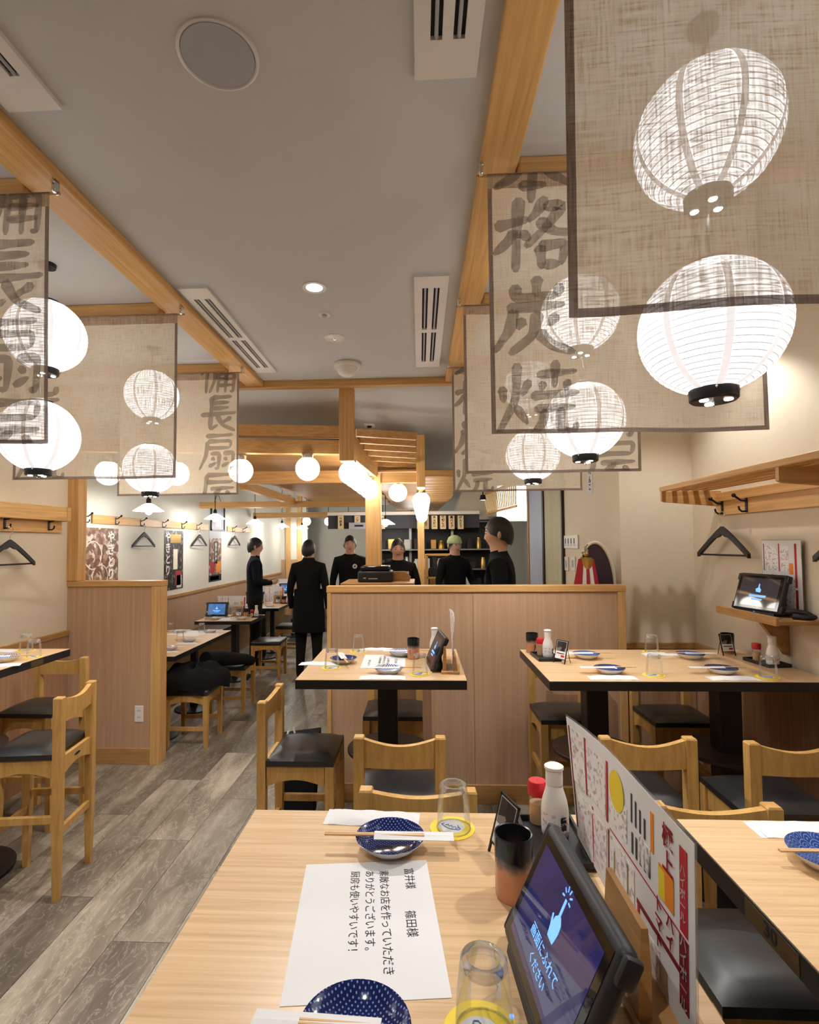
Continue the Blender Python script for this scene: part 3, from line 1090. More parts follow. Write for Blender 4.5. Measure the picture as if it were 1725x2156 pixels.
# ================================================================== CHAIRS
def make_chair():
    t = thing('high_chair', 'x', 'chair')
    hw, hd, lt = .146, .15, .019
    for sx in (-1, 1):
        x, y = sx * hw, -hd
        q = lambda z, s, dy=0: [(x - s, y - s + dy, z), (x + s, y - s + dy, z), (x + s, y + s + dy, z), (x - s, y + s + dy, z)]
        m = MB()
        m.hexa(q(0, .013), q(.40, lt)).hexa(q(.40, lt), q(.903, lt)).hexa(q(.903, lt), q(.908, lt - .003))
        m.build('back_post', m_chair, t)
        y = hd
        MB().hexa(q(0, .013), q(.40, lt)).hexa(q(.40, lt), q(.632, lt)).build('leg', m_chair, t)
    # back rail, dipped top
    n = 12
    top = [(-hw + lt + (2 * hw - 2 * lt) * i / n, .896 - .034 * math.sin(PI * i / n)) for i in range(n + 1)]
    poly = [(-hw + lt, .797)] + top + [(hw - lt, .797)]
    m = MB()
    vs, fs = [], []
    prof = [(-hw + lt + (2 * hw - 2 * lt) * i / n) for i in range(n + 1)]
    for i, x in enumerate(prof):
        b = -.012 * math.sin(PI * i / n)
        zt = .899 - .021 * math.sin(PI * i / n)
        for (dy, z) in ((-.011, .800), (.011, .800), (.011, zt), (-.011, zt)):
            vs.append((x, -hd + b + dy, z))
    for i in range(n):
        for k in range(4):
            fs.append((i * 4 + k, i * 4 + (k + 1) % 4, i * 4 + 4 + (k + 1) % 4, i * 4 + 4 + k))
    fs += [(0, 1, 2, 3), (n * 4, n * 4 + 1, n * 4 + 2, n * 4 + 3)]
    m.add(vs, fs).build('back_rail', m_chair, t)

    def apron(ax, c, name='seat_rail'):
        pts = [(-.127, .632), (-.127, .545)] + [(-.127 + .254 * i / 10, .545 + .028 * math.sin(PI * i / 10)) for i in range(1, 10)] + [(.127, .545), (.127, .632)]
        o = MB().prism(pts, c - .010, c + .010, ax).build(name, m_chair, t)
        return o
    apron('y', hd)
    bk = apron('y', -hd)
    apron('x', -hw)
    apron('x', hw)
    MB().prism([(.028 * math.cos(2 * PI * i / 16), .602 + .006 * math.sin(2 * PI * i / 16)) for i in range(16)], -hd - .0107, -hd - .0095, 'y').build('grip_slot', m_darkslot, bk)
    st = lambda x0, x1, y0, y1, z: MB().box(x0, x1, y0, y1, z - .017, z + .017, .002).build('stretcher', m_chair, t)
    st(-hw + .017, hw - .017, hd - .010, hd + .010, .285)
    st(-hw + .017, hw - .017, -hd - .010, -hd + .010, .30)
    st(-hw - .010, -hw + .010, -hd + .017, hd - .017, .36)
    st(hw - .010, hw + .010, -hd + .017, hd - .017, .36)
    # cushion: softly domed
    m = MB()
    nx = 10
    vs = []
    hx, hy0, hy1 = .163, -.128, .168
    for j in range(nx + 1):
        for i in range(nx + 1):
            u, v = i / nx * 2 - 1, j / nx * 2 - 1
            dome = (1 - u ** 4) * (1 - v ** 4)
            x = u * hx * (1 if abs(u) < 1 else 1)
            y = (hy0 + hy1) / 2 + v * (hy1 - hy0) / 2
            vs.append((x, y, .655 + .027 * dome ** .6))
    fs = [(j * (nx + 1) + i, j * (nx + 1) + i + 1, (j + 1) * (nx + 1) + i + 1, (j + 1) * (nx + 1) + i) for j in range(nx) for i in range(nx)]
    m.add(vs, fs)
    m.box(-hx, hx, hy0, hy1, .632, .6549)
    m.build('cushion', m_leather, t, smooth=True)
    return t


CH = Proto(make_chair())
G = 'counter-height wooden chairs'
for lb, x, y, rz in (
    ('beech high chair at the left wall table, back to the aisle, long legs showing', -1.82, 2.515, PI / 2 + .12),
    ('beech high chair tucked at the far end of the left wall table, against the partition', -2.24, 3.10, PI),
    ('beech high chair on the aisle side of the middle table, seen from the side', -.55, 2.49, -PI / 2),
    ('beech high chair seen from behind in front of the middle table', -.078, 2.085, 0),
    ('beech high chair whose back rail shows just beyond the nearest table', -.012, 1.378, PI),
    ('beech high chair behind the middle table, its seat showing each side of the pedestal', -.155, 3.10, PI),
    ('beech high chair seen from behind, left of the two in front of the right table', .798, 2.10, 0),
    ('beech high chair seen from behind at the right edge, in front of the right table', 1.28, 2.06, 0),
    ('beech high chair beyond the near right table with its broad black seat in view', .768, 1.315, PI),
    ('beech high chair behind the right table, left of its two pedestals', .80, 3.06, PI),
    ('beech high chair behind the right table, between its two pedestals', 1.38, 3.03, PI),
):
    CH.put((x, y, 0), rz, lb, G)


# ------------------------------------------------------------------ stools of the far left room
def make_stool():
    t = thing('low_stool', 'x', 'stool')
    hw = .155
    for sx in (-1, 1):
        for sy in (-1, 1):
            x, y = sx * hw, sy * hw
            q = lambda z, s: [(x - s, y - s, z), (x + s, y - s, z), (x + s, y + s, z), (x - s, y + s, z)]
            MB().hexa(q(0, .014), q(.36, .02)).hexa(q(.36, .02), q(.405, .02)).build('leg', m_chair, t)
    for ax in 'xy':
        for c in (-hw, hw):
            pts = [(-.135, .405), (-.135, .335)] + [(-.135 + .27 * i / 8, .335 + .022 * math.sin(PI * i / 8)) for i in range(1, 8)] + [(.135, .335), (.135, .405)]
            MB().prism(pts, c - .01, c + .01, ax).build('seat_rail', m_chair, t)
    for c in (-hw, hw):
        MB().box(-hw + .018, hw - .018, c - .008, c + .008, .13, .16).build('stretcher', m_chair, t)
    MB().box(-.178, .178, -.178, .178, .405, .45, .014, 3).build('cushion', m_leather, t, smooth=True)
    return t


ST = Proto(make_stool())
STP = [('wooden stool under the dark coat, nearest in the far left room', -1.86, 4.34), ('second wooden stool along the far left tables, coat sleeve reaching it', -1.84, 5.18),
       ('wooden stool standing out into the aisle beside the man in black', -1.83, 6.42), ('farthest wooden stool, just left of the man in black', -1.86, 7.6)]
for lb, x, y in STP:
    ST.put((x, y, 0), .02, lb, 'low wooden stools along the far left tables')


# ================================================================== TABLES
def table(label, x0, x1, y0, y1, z, peds, col=.05, shelf=None, num=None, numside=None, base=.24):
    cx, cy = (x0 + x1) / 2, (y0 + y1) / 2
    t = thing('dining_table', label, 'table', (cx, cy, 0))
    MB().box(x0 - cx, x1 - cx, y0 - cy, y1 - cy, z - .040, z - .0015, .001).build('edge_band', m_edge, t)
    MB().box(x0 - cx + .001, x1 - cx - .001, y0 - cy + .001, y1 - cy - .001, z - .0015, z).build('table_surface', m_top, t)
    for px, py in peds:
        MB().box(px - cx - col, px - cx + col, py - cy - col, py - cy + col, .02, z - .040, .004).build('pedestal_column', m_black, t)
        MB().lathe([(base, 0), (base, .012), (base - .02, .02), (.001, .026)], 40, (px - cx, py - cy, 0), cap=False).build('floor_base', m_black, t, smooth=True)
        if shelf:
            MB().lathe([(.001, shelf - .018), (.195, shelf - .018), (.198, shelf - .015), (.198, shelf - .002), (.195, shelf), (.001, shelf)], 48, (px - cx, py - cy, 0), cap=False).build('bag_shelf', m_brown, t)
    return t


table('nearest light wood table, letter and tablet on it', -.365, .362, .46, 1.172, TZ, [(0, .82)], shelf=.60)
table('square light wood table in front of the long partition', -.537, .195, 2.275, 2.945, TZ, [(-.16, 2.62)], col=.047, shelf=.615)
table('long light wood table against the right wall', .537, 1.695, 2.268, 2.93, TZ, [(.83, 2.62), (1.44, 2.62)], col=.05, shelf=.615)
tr = table('light wood table at the lower right edge with a number tag on its side', .53, 1.695, .46, 1.16, TZ, [(.85, .82), (1.42, .82)], shelf=.60)
tl = table('light wood table on the left wall, cut by the picture edge', -2.605, -1.975, 2.28, 2.935, TZ, [(-2.27, 2.55)], shelf=.615)
# number tag on the edge of the near right table
cx, cy = tr.location.x, tr.location.y
tg = MB().box(.529 - cx, .530 - cx, .80 - cy, .925 - cy, TZ - .037, TZ - .006).build('number_tag', wood('tag_wood', srgb(70, 53, 30), srgb(92, 70, 40)), tr)  # wood tone darkened to carry the shade on the table side
tg['label'] = 'wooden tag with the number 30'
text('tag_number', '30', .032, m_ink, tg, frame((.5286 - cx, .862 - cy, TZ - .021), (0, -1, 0), (0, 0, 1)), bold=.0006)
cx, cy = tl.location.x, tl.location.y
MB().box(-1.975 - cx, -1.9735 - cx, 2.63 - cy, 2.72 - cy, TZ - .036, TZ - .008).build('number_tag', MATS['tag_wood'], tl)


# ------------------------------------------------------------------ tableware prototypes
def make_glass():
    t = thing('upturned_glass', 'x', 'glass')
    h, rb, rt = .088, .034, .0275      # rim below, thick base on top
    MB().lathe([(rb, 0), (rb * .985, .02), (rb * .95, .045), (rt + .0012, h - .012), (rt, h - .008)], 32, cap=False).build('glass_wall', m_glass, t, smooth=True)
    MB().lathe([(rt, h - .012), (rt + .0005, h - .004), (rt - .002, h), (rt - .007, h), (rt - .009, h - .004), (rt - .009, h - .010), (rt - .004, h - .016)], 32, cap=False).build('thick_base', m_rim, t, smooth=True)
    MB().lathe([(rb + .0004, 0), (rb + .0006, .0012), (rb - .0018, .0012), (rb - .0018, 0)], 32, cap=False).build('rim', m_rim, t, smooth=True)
    return t


def make_coaster():
    t = thing('coaster', 'x', 'coaster')
    MB().lathe([(.001, 0), (.0455, 0), (.0455, .0016), (.001, .0016)], 40, cap=False).build('card', m_yellow, t)
    MB().lathe([(.001, .0016), (.027, .0016), (.027, .0019), (.001, .0019)], 32, (.004, -.004, 0), cap=False).build('white_print', m_paper, t)
    MB().tube([(.004 + .018 * math.cos(b * .45) + .004 * math.sin(b * 1.7), -.004 + .012 * math.sin(b * .45), .0021) for b in range(10)], .0011, 5).build('blue_print', m_blueink, t)
    MB().tube([(-.012 + .004 * b, -.006 + .006 * (b % 2), .0021) for b in range(8)], .0009, 5).build('blue_print', m_blueink, t)
    return t


def make_plate(mat):
    t = thing('small_plate', 'x', 'plate')
    MB().lathe([(.001, .004), (.030, .004), (.032, 0), (.036, 0), (.037, .004), (.052, .011), (.063, .0235), (.0655, .0255)], 48, cap=False).build('plate_body', m_ceram, t, smooth=True)
    MB().lathe([(.0655, .0255), (.0635, .0252), (.052, .0135), (.040, .0078), (.001, .0068)], 48, cap=False).build('glazed_face', mat, t, smooth=True)
    return t


def make_chopsticks():
    t = thing('chopsticks', 'x', 'chopsticks')
    MB().box(-.125, .065, -.0045, -.0005, .0005, .0045, .0008).build('stick', m_bamboo, t)
    MB().box(-.125, .065, .0005, .0045, .0005, .0045, .0008).build('stick', m_bamboo, t)
    m = MB()
    m.add([(-.03, -.0145, 0), (.12, -.015, 0), (.12, .015, 0), (-.03, .0145, 0), (-.03, -.0145, .0014), (.12, -.015, .001), (.12, .015, .001), (-.03, .0145, .0014),
           (-.03, 0, .0058), (.12, 0, .0026)], [(3, 2, 1, 0), (0, 1, 5, 4), (2, 3, 7, 6), (4, 5, 9, 8), (8, 9, 6, 7), (1, 2, 6, 9, 5), (0, 4, 8, 7, 3)])
    m.build('paper_sleeve', m_paper, t)
    return t


def make_towel():
    t = thing('towel_packet', 'x', 'wet towel')
    m = MB()
    n, k = 14, 6
    vs = []
    for j in range(k + 1):
        for i in range(n + 1):
            u, v = i / n * 2 - 1, j / k * 2 - 1
            edge = (1 - abs(u) ** 6) * (1 - abs(v) ** 4)
            vs.append((u * .088, v * .031, .0012 + .0075 * edge ** .7 + .0010 * math.sin(u * 9 + v * 3)))
    m.add(vs, [(j * (n + 1) + i, j * (n + 1) + i + 1, (j + 1) * (n + 1) + i + 1, (j + 1) * (n + 1) + i) for j in range(k) for i in range(n)])
    m.box(-.088, .088, -.031, .031, 0, .0012)
    m.build('towel_roll', m_paper, t, smooth=True)
    for s in (-1, 1):
        MB().box(s * .093 - .006, s * .093 + .006, -.031, .031, 0, .0008).build('wrapper_seal', m_paper, t)
    return t


def make_cupholder():
    t = thing('stoneware_cup', 'x', 'cup')
    h = .102
    MB().lathe([(.001, 0), (.028, 0), (.0305, .004), (.0305, .05), (.0315, h - .004), (.0305, h), (.0285, h - .001), (.0275, h - .012), (.0275, .01), (.001, .008)], 36, cap=False).build('cup_body', m_cup, t, smooth=True)
    MB().tube([(-.004, -.0306, .046), (.005, -.0306, .043), (-.003, -.0306, .036), (.005, -.0306, .031), (-.002, -.0306, .024)], .0013, 6).build('brush_mark', m_ink, t)
    return t


def make_bottle():
    t = thing('sauce_bottle', 'x', 'bottle')
    MB().lathe([(.001, 0), (.024, 0), (.026, .004), (.026, .055), (.0235, .072), (.0165, .096), (.0145, .110)], 28, cap=False).build('bottle_body', m_bottle, t, smooth=True)
    MB().lathe([(.0135, .102), (.0165, .104), (.0165, .128), (.0158, .134), (.0185, .136), (.0185, .141), (.014, .144), (.001, .144)], 24, cap=False).build('spout_cap', m_white, t, smooth=True)
    MB().lathe([(.0263, .012), (.0263, .05)], 28, cap=False).build('paper_label', m_menu, t)
    text('label_mark', vert('醤油'), .014, m_ink, t, frame((0, -.0268, .031), (1, 0, 0), (0, 0, 1)), bold=.0004)
    return t


def make_redjar():
    t = thing('spice_shaker', 'x', 'shaker')
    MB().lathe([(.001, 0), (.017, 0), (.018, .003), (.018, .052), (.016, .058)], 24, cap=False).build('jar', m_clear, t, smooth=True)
    MB().lathe([(.001, .001), (.0165, .001), (.0165, .040), (.001, .040)], 20, cap=False).build('spice', m_bamboo, t)
    MB().lathe([(.0165, .056), (.0195, .057), (.0195, .080), (.017, .084), (.001, .084)], 24, cap=False).build('red_lid', m_redcap, t, smooth=True)
    return t


def make_tray():
    t = thing('condiment_tray', 'x', 'tray')
    MB().box(-.055, .055, -.085, .085, 0, .006, .002).build('tray_base', m_tray, t)
    for a in ((-.055, -.050, -.085, .085), (.050, .055, -.085, .085), (-.05, .05, -.085, -.080), (-.05, .05, .080, .085)):
        MB().box(a[0], a[1], a[2], a[3], .005, .016, .001).build('tray_edge', m_tray, t)
    return t


def make_easel():
    t = thing('card_easel', 'x', 'card stand')
    tilt = .28
    R = Matrix.Rotation(-tilt, 4, 'X')
    fr = MB()
    for a in ((-.034, -.030, 0, .11), (.030, .034, 0, .11), (-.034, .034, .106, .11), (-.034, .034, .018, .022)):
        fr.box(a[0], a[1], -.002, .002, a[2], a[3])
    o = fr.build('front_frame', m_iron, t)
    o.matrix_local = R
    for s in (-1, 1):
        MB().tube([(s * .024, .026, .095), (s * .026, .05, 0)], .0016, 6).build('rear_leg', m_iron, t)
    c = MB().box(-.0295, .0295, -.0012, .0006, .022, .106).build('card', m_paper, t)
    c.matrix_local = R
    p = MB().box(-.0275, .0275, -.0017, -.0012, .058, .104).build('food_picture', MATS['dark_food_photo'], c)
    MB().box(-.022, .022, -.0016, -.0012, .045, .049).build('print_line', m_ink, c)
    MB().box(.004, .024, -.0016, -.0012, .030, .040).build('price_mark', m_redink, c)
    return t


def tablet(label, loc, rotz, tilt, screen, words=True, s=1.0):
    t = thing('ordering_tablet', label, 'tablet', loc, rotz, 'ordering tablets on the tables')
    t.scale = (s, s, s)
    hw, h = .130, .178
    R = Matrix.Rotation(-tilt, 4, 'X')
    R.translation = (0, 0, .012)
    c = MB().box(-hw, hw, 0, .024, 0, h, .011, 4).build('rubber_case', m_rubber, t, smooth=True)
    c.matrix_local = R
    for sx in (-1, 1):
        for z in (.02, h - .02):
            MB().box(sx * (hw + .0005) - .006, sx * (hw + .0005) + .006, .002, .024, z - .017, z + .017, .005, 2).build('corner_guard', m_rubber, c, smooth=True)
    MB().box(-hw + .012, hw - .012, -.0008, .002, .012, h - .012).build('bezel', m_bezel, c)
    sc = MB().box(-hw + .026, hw - .026, -.0013, -.0007, .024, h - .024).build('screen', screen, c)
    if words == 'big':
        # pointing hand and two lines of lettering
        hm = MB()
        hm.prism([(-.009, .086), (.009, .086), (.011, .093), (.013, .102), (.012, .112), (.006, .118), (.003, .119), (.0028, .140), (-.0022, .140), (-.0022, .117), (-.008, .112), (-.0095, .104), (-.0145, .112), (-.017, .110), (-.012, .098)], -.0018, -.0013, 'y')
        for k in range(6):
            a = math.radians(-10 + k * 40)
            d = Vector((math.cos(a), 0, math.sin(a)))
            p = Vector((.0003, 0, .142))
            q = Vector((-d.z, 0, d.x)) * .0012
            hm.add([p + d * .007 + q, p + d * .014 + q, p + d * .014 - q, p + d * .007 - q], [(0, 1, 2, 3)])
        for v in range(len(hm.v)):
            if hm.v[v][1] == 0:
                hm.v[v] = (hm.v[v][0], -.0018, hm.v[v][2])
        hm.build('hand_sign', m_glow, sc)
        text('lettering', '画面にふれて', .017, m_glow, sc, frame((0, -.0015, .066), (1, 0, 0), (0, 0, 1)), ext=.0002)
        text('lettering', 'ください', .015, m_glow, sc, frame((0, -.0015, .044), (1, 0, 0), (0, 0, 1)), ext=.0002)
    elif words:
        MB().prism([(-.012, .09), (.012, .088), (.014, .10), (.003, .112), (.002, .128), (-.003, .128), (-.004, .11), (-.016, .104)], -.0018, -.0013, 'y').build('hand_sign', m_glow, sc)
        MB().box(-.045, .045, -.0018, -.0013, .066, .076).build('text_line', m_glow, sc)
        MB().box(-.028, .028, -.0018, -.0013, .052, .059).build('text_line', m_glow, sc)
    # dock under the tablet
    dk = MB()
    dk.prism([(.002, 0), (.085, 0), (.075, .022), (.045, .05), (.02, .03), (.004, .012)], -hw * .78, hw * .78, 'x')
    dk.build('dock', m_rubber, t)
    MB().prism([(.055, .012), (.068, .016), (.060, .118), (.050, .116)], -.05, .05, 'x').build('rear_prop', m_rubber, t)
    MB().lathe([(.001, -.001), (.003, -.001), (.003, .001), (.001, .001)], 10, (.02, -.019, .014), cap=False).build('power_led', m_glow, t)
    return t


def menu(label, loc, rotz, w=.42, h=.235, lean=.06, bend=.02, z0=.012):
    """laminated sheet standing in a slotted wooden block; local x along the sheet, front faces -y"""
    t = thing('menu_stand', label, 'menu', loc, rotz, 'laminated menus in wooden stands')
    so = w * .27
    MB().box(so - .075, so + .075, -.052, .030, 0, .012, .002).build('stand_foot', m_trim, t)
    for s in (-1, 1):
        pts = [(-.046, .012), (-.030, .012), (-.029, .07), (-.032, .118), (-.040, .118), (-.044, .06)] if s < 0 else [(.004, .012), (.022, .012), (.014, .06), (.010, .075), (.004, .075)]
        MB().prism(pts, so - .06, so + .06, 'x').build('stand_board', m_trim, t)
    n = 20

    def cv(x, z):
        u = x / (w / 2)
        return (z - z0) * lean - bend * max(0, -u) ** 2 * (z - z0) / h

    def strip(xa, xb, za, zb, dy, nx=6):
        m = MB()
        vs = []
        for j in (0, 1):
            for i in range(nx + 1):
                x = xa + (xb - xa) * i / nx
                z = (za, zb)[j]
                vs += [(x, cv(x, z) + dy, z), (x, cv(x, z) + dy + .0006, z)]
        k = (nx + 1) * 2
        fs = []
        for i in range(nx):
            a = i * 2
            fs += [(a, a + 2, a + 2 + k, a + k), (a + 1, a + 3, a + 3 + k, a + 1 + k), (a, a + 2, a + 3, a + 1), (a + k, a + 2 + k, a + 3 + k, a + 1 + k)]
        fs += [(0, 1, k + 1, k), (2 * nx, 2 * nx + 1, k + 2 * nx + 1, k + 2 * nx)]
        return m.add(vs, fs)
    sh = strip(-w / 2, w / 2, z0, z0 + h, 0, n).build('menu_sheet', m_paper, t)
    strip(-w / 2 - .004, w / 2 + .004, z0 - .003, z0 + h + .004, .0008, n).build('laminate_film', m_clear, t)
    return t, sh, strip, cv


def menu_print(sh, strip, cv, w, h, z0, detail=True):
    d = -.0009
    X = lambda u: -w / 2 + u * w
    Z = lambda v: z0 + v * h
    R = lambda u0, u1, v0, v1, mt, nm='print_block', dy=d: strip(X(u0), X(u1), Z(v0), Z(v1), dy, 3).build(nm, mt, sh)
    for u0, u1, v0, v1 in ((.03, .16, .5, .95), (.18, .36, .52, .9), (.40, .56, .54, .76), (.40, .62, .05, .44), (.06, .37, .06, .44), (.66, .74, .54, .70), (.67, .80, .04, .20)):
        R(u0, u1, v0, v1, m_menu)
    for u0, u1, v0, v1, mt in ((.015, .025, .1, .95, m_darkred), (.165, .175, .5, .95, m_redink), (.37, .385, .5, .93, m_redink), (.385, .395, .05, .46, m_darkred), (.22, .23, .05, .46, m_redink),
                               (.925, .965, .50, .93, m_redink), (.92, .968, .12, .48, m_darkred), (.645, .66, .03, .28, m_redink), (.40, .97, .475, .482, m_redink), (.64, .95, .27, .30, m_darkred)):
        R(u0, u1, v0, v1, mt, 'red_bar')
    R(.80, .89, .52, .70, m_orgink, 'drink_picture', d - .0003)
    R(.80, .84, .52, .68, m_yelink, 'drink_picture', d - .0006)
    for k in range(5):
        R(.60 + k * .032, .612 + k * .032, .53, .66, m_dkboard, 'print_line')
    for k in range(3):
        R(.44 + k * .06, .455 + k * .06, .12, .42, MATS['olive_ink'], 'print_line')
    if not detail:
        return
    W = lambda c: Vector((c.x, cv(c.x, c.z) + d - .0008, c.z))

    def T(s, size, u, v, mt, b=.0004):
        text('lettering', vert(s), size, mt, sh, frame((X(u), 0, Z(v)), (1, 0, 0), (0, 0, 1)), bold=b, ext=.0001, warp=W)
    # yellow seal
    m = MB()
    vs = [(X(.47) + .030 * math.cos(2 * PI * i / 32), 0, Z(.80) + .030 * math.sin(2 * PI * i / 32)) for i in range(32)]
    m.add([W(Vector(p)) + Vector((0, .0003, 0)) for p in vs], [tuple(range(32))])
    m.build('yellow_seal', m_yelink, sh)
    T('極上', .030, .86, .82, m_redink, .0008)
    R(.745, .765, .70, .93, m_orgink, 'print_line')
    for k in range(4):
        R(.595 + k * .034, .605 + k * .034, .72, .90 - .02 * k, m_dkboard, 'print_line')
    T('ハイボール', .0135, .945, .70, m_paper, .0003)
    T('トマト', .022, .80, .36, m_redink, .0006)
    T('ハイ', .022, .87, .40, m_redink, .0006)
    T('ハイボール', .017, .945, .30, m_paper, .0003)


plain('olive_ink', srgb(150, 146, 96), .8)

# ================================================================== TABLE SETTINGS
GL, CO, CS, TW = Proto(make_glass()), Proto(make_coaster()), Proto(make_chopsticks()), Proto(make_towel())
PN, PS, PC = Proto(make_plate(m_navy)), Proto(make_plate(m_navy2)), Proto(make_plate(m_navy3))
CU, BO, RJ, TY, EA = Proto(make_cupholder()), Proto(make_bottle()), Proto(make_redjar()), Proto(make_tray()), Proto(make_easel())


def setting(x, y, z, where, plate, kind, rot=0, dx=.0, glass=None, towel=None, grp='place settings', tr=0):
    """plate with chopsticks across it, towel packet, upturned glass on coaster"""
    plate.put((x, y, z), rot, kind + ' ' + where, 'small plates')
    CS.put((x + dx, y - .004, z + .0255), rot, 'sleeved chopsticks ' + where, 'chopsticks in sleeves')
    if towel:
        TW.put((towel[0], towel[1], z), rot + tr, 'white wrapped wet towel ' + where, 'wrapped wet towels')
    if glass:
        CO.put((glass[0], glass[1], z), random.uniform(0, 6), 'round yellow coaster ' + where, 'yellow coasters')
        GL.put((glass[0] + .003, glass[1], z + .0016), 0, 'upturned clear tumbler ' + where, 'upturned tumblers')


KN, KS, KC = 'navy dotted plate', 'blue wave-scale plate', 'blue-check white plate'
# nearest table
setting(-.061, 1.033, TZ, 'at the far side of the nearest table', PN, KN, 0, .0, (.061, 1.108), (-.105, 1.140), tr=-.06)
setting(-.080, .632, TZ, 'at the near side of the nearest table, bottom of the picture', PN, KN, PI - .05, .0, (.068, .655), None)
CS.root.rotation_euler[2] = 0
# right near table
setting(.725, 1.005, TZ, 'on the table at the lower right edge', PS, KS, 0, .035, None, (.76, 1.122))
# middle table
setting(-.375, 2.60, TZ, 'left on the middle table', PN, KN, PI / 2 + .3, .0, (-.417, 2.49), (-.485, 2.57), tr=1.2)
setting(-.100, 2.765, TZ, 'at the far side of the middle table', PC, KC, PI, .03, (-.335, 2.868), (-.235, 2.915))
setting(-.142, 2.395, TZ, 'at the near side of the middle table', PC, KC, PI, .02, (-.005, 2.378), (-.165, 2.312))
# right table
setting(.825, 2.715, TZ, 'far left on the right table', PS, KS, PI, .0, (1.208, 2.868), (.70, 2.83))
setting(.833, 2.41, TZ, 'near left on the right table', PN, KN, PI, -.01, (1.008, 2.372), (.815, 2.322))
setting(1.333, 2.715, TZ, 'far right on the right table', PS, KS, 0, .0, None, (1.24, 2.80))
setting(1.316, 2.415, TZ, 'near right on the right table', PN, KN, PI, -.02, (1.468, 2.345), (1.31, 2.318))
# left wall table
setting(-2.10, 2.615, TZ, 'on the left wall table', PC, KC, PI + .2, .0, (-2.03, 2.72), (-2.05, 2.50), tr=.3)
CO.put((-2.195, 2.885, TZ), 0, 'round yellow coaster at the back of the left wall table', 'yellow coasters')
GL.put((-2.195, 2.885, TZ + .0016), 0, 'upturned clear tumbler at the back of the left wall table, before the wall rail', 'upturned tumblers')
TW.put((-2.33, 2.86, TZ), 0, 'white wrapped wet towel at the back of the left wall table', 'wrapped wet towels')

# letter on the nearest table
pa, pbb = Vector((-.212, .987, TZ)), Vector((.007, .987, TZ))
t = thing('letter_sheet', 'white letter sheet with handwriting-style Japanese lines on the nearest table', 'paper', (-.087, .84, TZ + .0003), math.radians(5.6))
MB().box(-.109, .109, -.1475, .1475, 0, .0004).build('sheet', m_paper, t)
fr = lambda x, y: frame((x, y, .0006), (0, -1, 0), (1, 0, 0))
for x, y, s in ((.073, .125, '富井様'), (.067, .016, '篠田様')):
    text('lettering', s, .019, m_ink, t, fr(x, y), align='LEFT', ext=.0001)
for x, s in ((.029, '素敵なお店を作っていただき'), (.004, 'ありがとうございます。'), (-.021, '厨房も使いやすいです！')):
    text('lettering', s, .0178, m_ink, t, fr(x, .122), align='LEFT', ext=.0001, bold=.0)
t = thing('letter_sheet', 'white letter sheet lying on the middle table', 'paper', (-.18, 2.64, TZ + .0003), .02)
MB().box(-.105, .105, -.145, .145, 0, .0004).build('sheet', m_paper, t)
for x, a, b in ((-.07, -.10, .02), (-.02, -.1, .1), (.0, -.1, .1), (.02, -.1, .06), (.06, -.05, .05)):
    MB().box(x - .006, x + .006, a, b, .0004, .0006).build('text_line', MATS['menu_text'] if 'menu_text' in MATS else printed('menu_text', srgb(236, 234, 230), [srgb(60, 60, 66)], (260, 260, 60), .35), t)

# tablet, cup, bottle, menu on the nearest table
tablet('black rugged tablet with a glowing hand sign on the nearest table', (.122, .685, TZ), math.radians(-86.5), .44, m_screen, 'big', .97)
CU.put((.150, .905, TZ), 1.2, 'black and terracotta stoneware cup beside the big tablet', 'stoneware cups')
TY.put((.253, 1.055, TZ), 0, 'black condiment tray on the nearest table', 'condiment trays')
BO.root.scale = (1, 1, .93)
BO.put((.262, 1.085, TZ + .006), .4, 'white sauce bottle behind the big tablet', 'sauce bottles')
RJ.put((.238, 1.128, TZ + .006), 0, 'red-capped shaker beside the bottle on the nearest table', 'shakers')
EA.put((.135, 1.00, TZ), -1.25, 'small black easel with a food card behind the cup on the nearest table', 'card easels')
t, sh, st_, cv = menu('large laminated menu leaning in its wooden stand at the right of the nearest table', (.300, .845, TZ), -PI / 2, .44, .228, .02, .022)
menu_print(sh, st_, cv, .44, .225, .012)
# middle table
tablet('black tablet turned away on the middle table', (.035, 2.52, TZ), math.radians(-84), .42, m_screend, True, .9)
CU.put((-.035, 2.70, TZ), -.6, 'black and terracotta stoneware cup on the middle table', 'stoneware cups')
BO.put((.075, 2.83, TZ), 0, 'white sauce bottle half hidden behind the middle table tablet', 'sauce bottles')
t, sh, st_, cv = menu('tall laminated menu seen edge-on at the right end of the middle table', (.152, 2.56, TZ), -PI / 2 - .05, .40, .23, .04, .02)
menu_print(sh, st_, cv, .40, .23, .012, False)
# right table
CU.put((.588, 2.853, TZ), .3, 'black and terracotta stoneware cup at the left end of the right table', 'stoneware cups')
TY.put((.625, 2.72, TZ), .05, 'black condiment tray at the left end of the right table', 'condiment trays')
BO.put((.640, 2.725, TZ + .006), .8, 'white sauce bottle at the left end of the right table', 'sauce bottles')
RJ.put((.612, 2.765, TZ + .006), 0, 'red-capped shaker beside the bottle at the left end of the right table', 'shakers')
EA.put((.662, 2.60, TZ), -.95, 'small black easel with a food card at the left end of the right table', 'card easels')
CU.put((1.585, 2.845, TZ), 0, 'dark stoneware cup behind the food card at the right end of the right table', 'stoneware cups')
EA.put((1.555, 2.775, TZ), .12, 'small black easel with a food card at the right end of the right table', 'card easels')
TY.put((1.625, 2.60, TZ), .1, 'black condiment tray by the right wall', 'condiment trays')
BO.put((1.618, 2.545, TZ + .006), -.3, 'white sauce bottle by the right wall, lettering on its front', 'sauce bottles')
RJ.put((1.602, 2.635, TZ + .006), 0, 'red-capped shaker in the tray by the right wall', 'shakers')

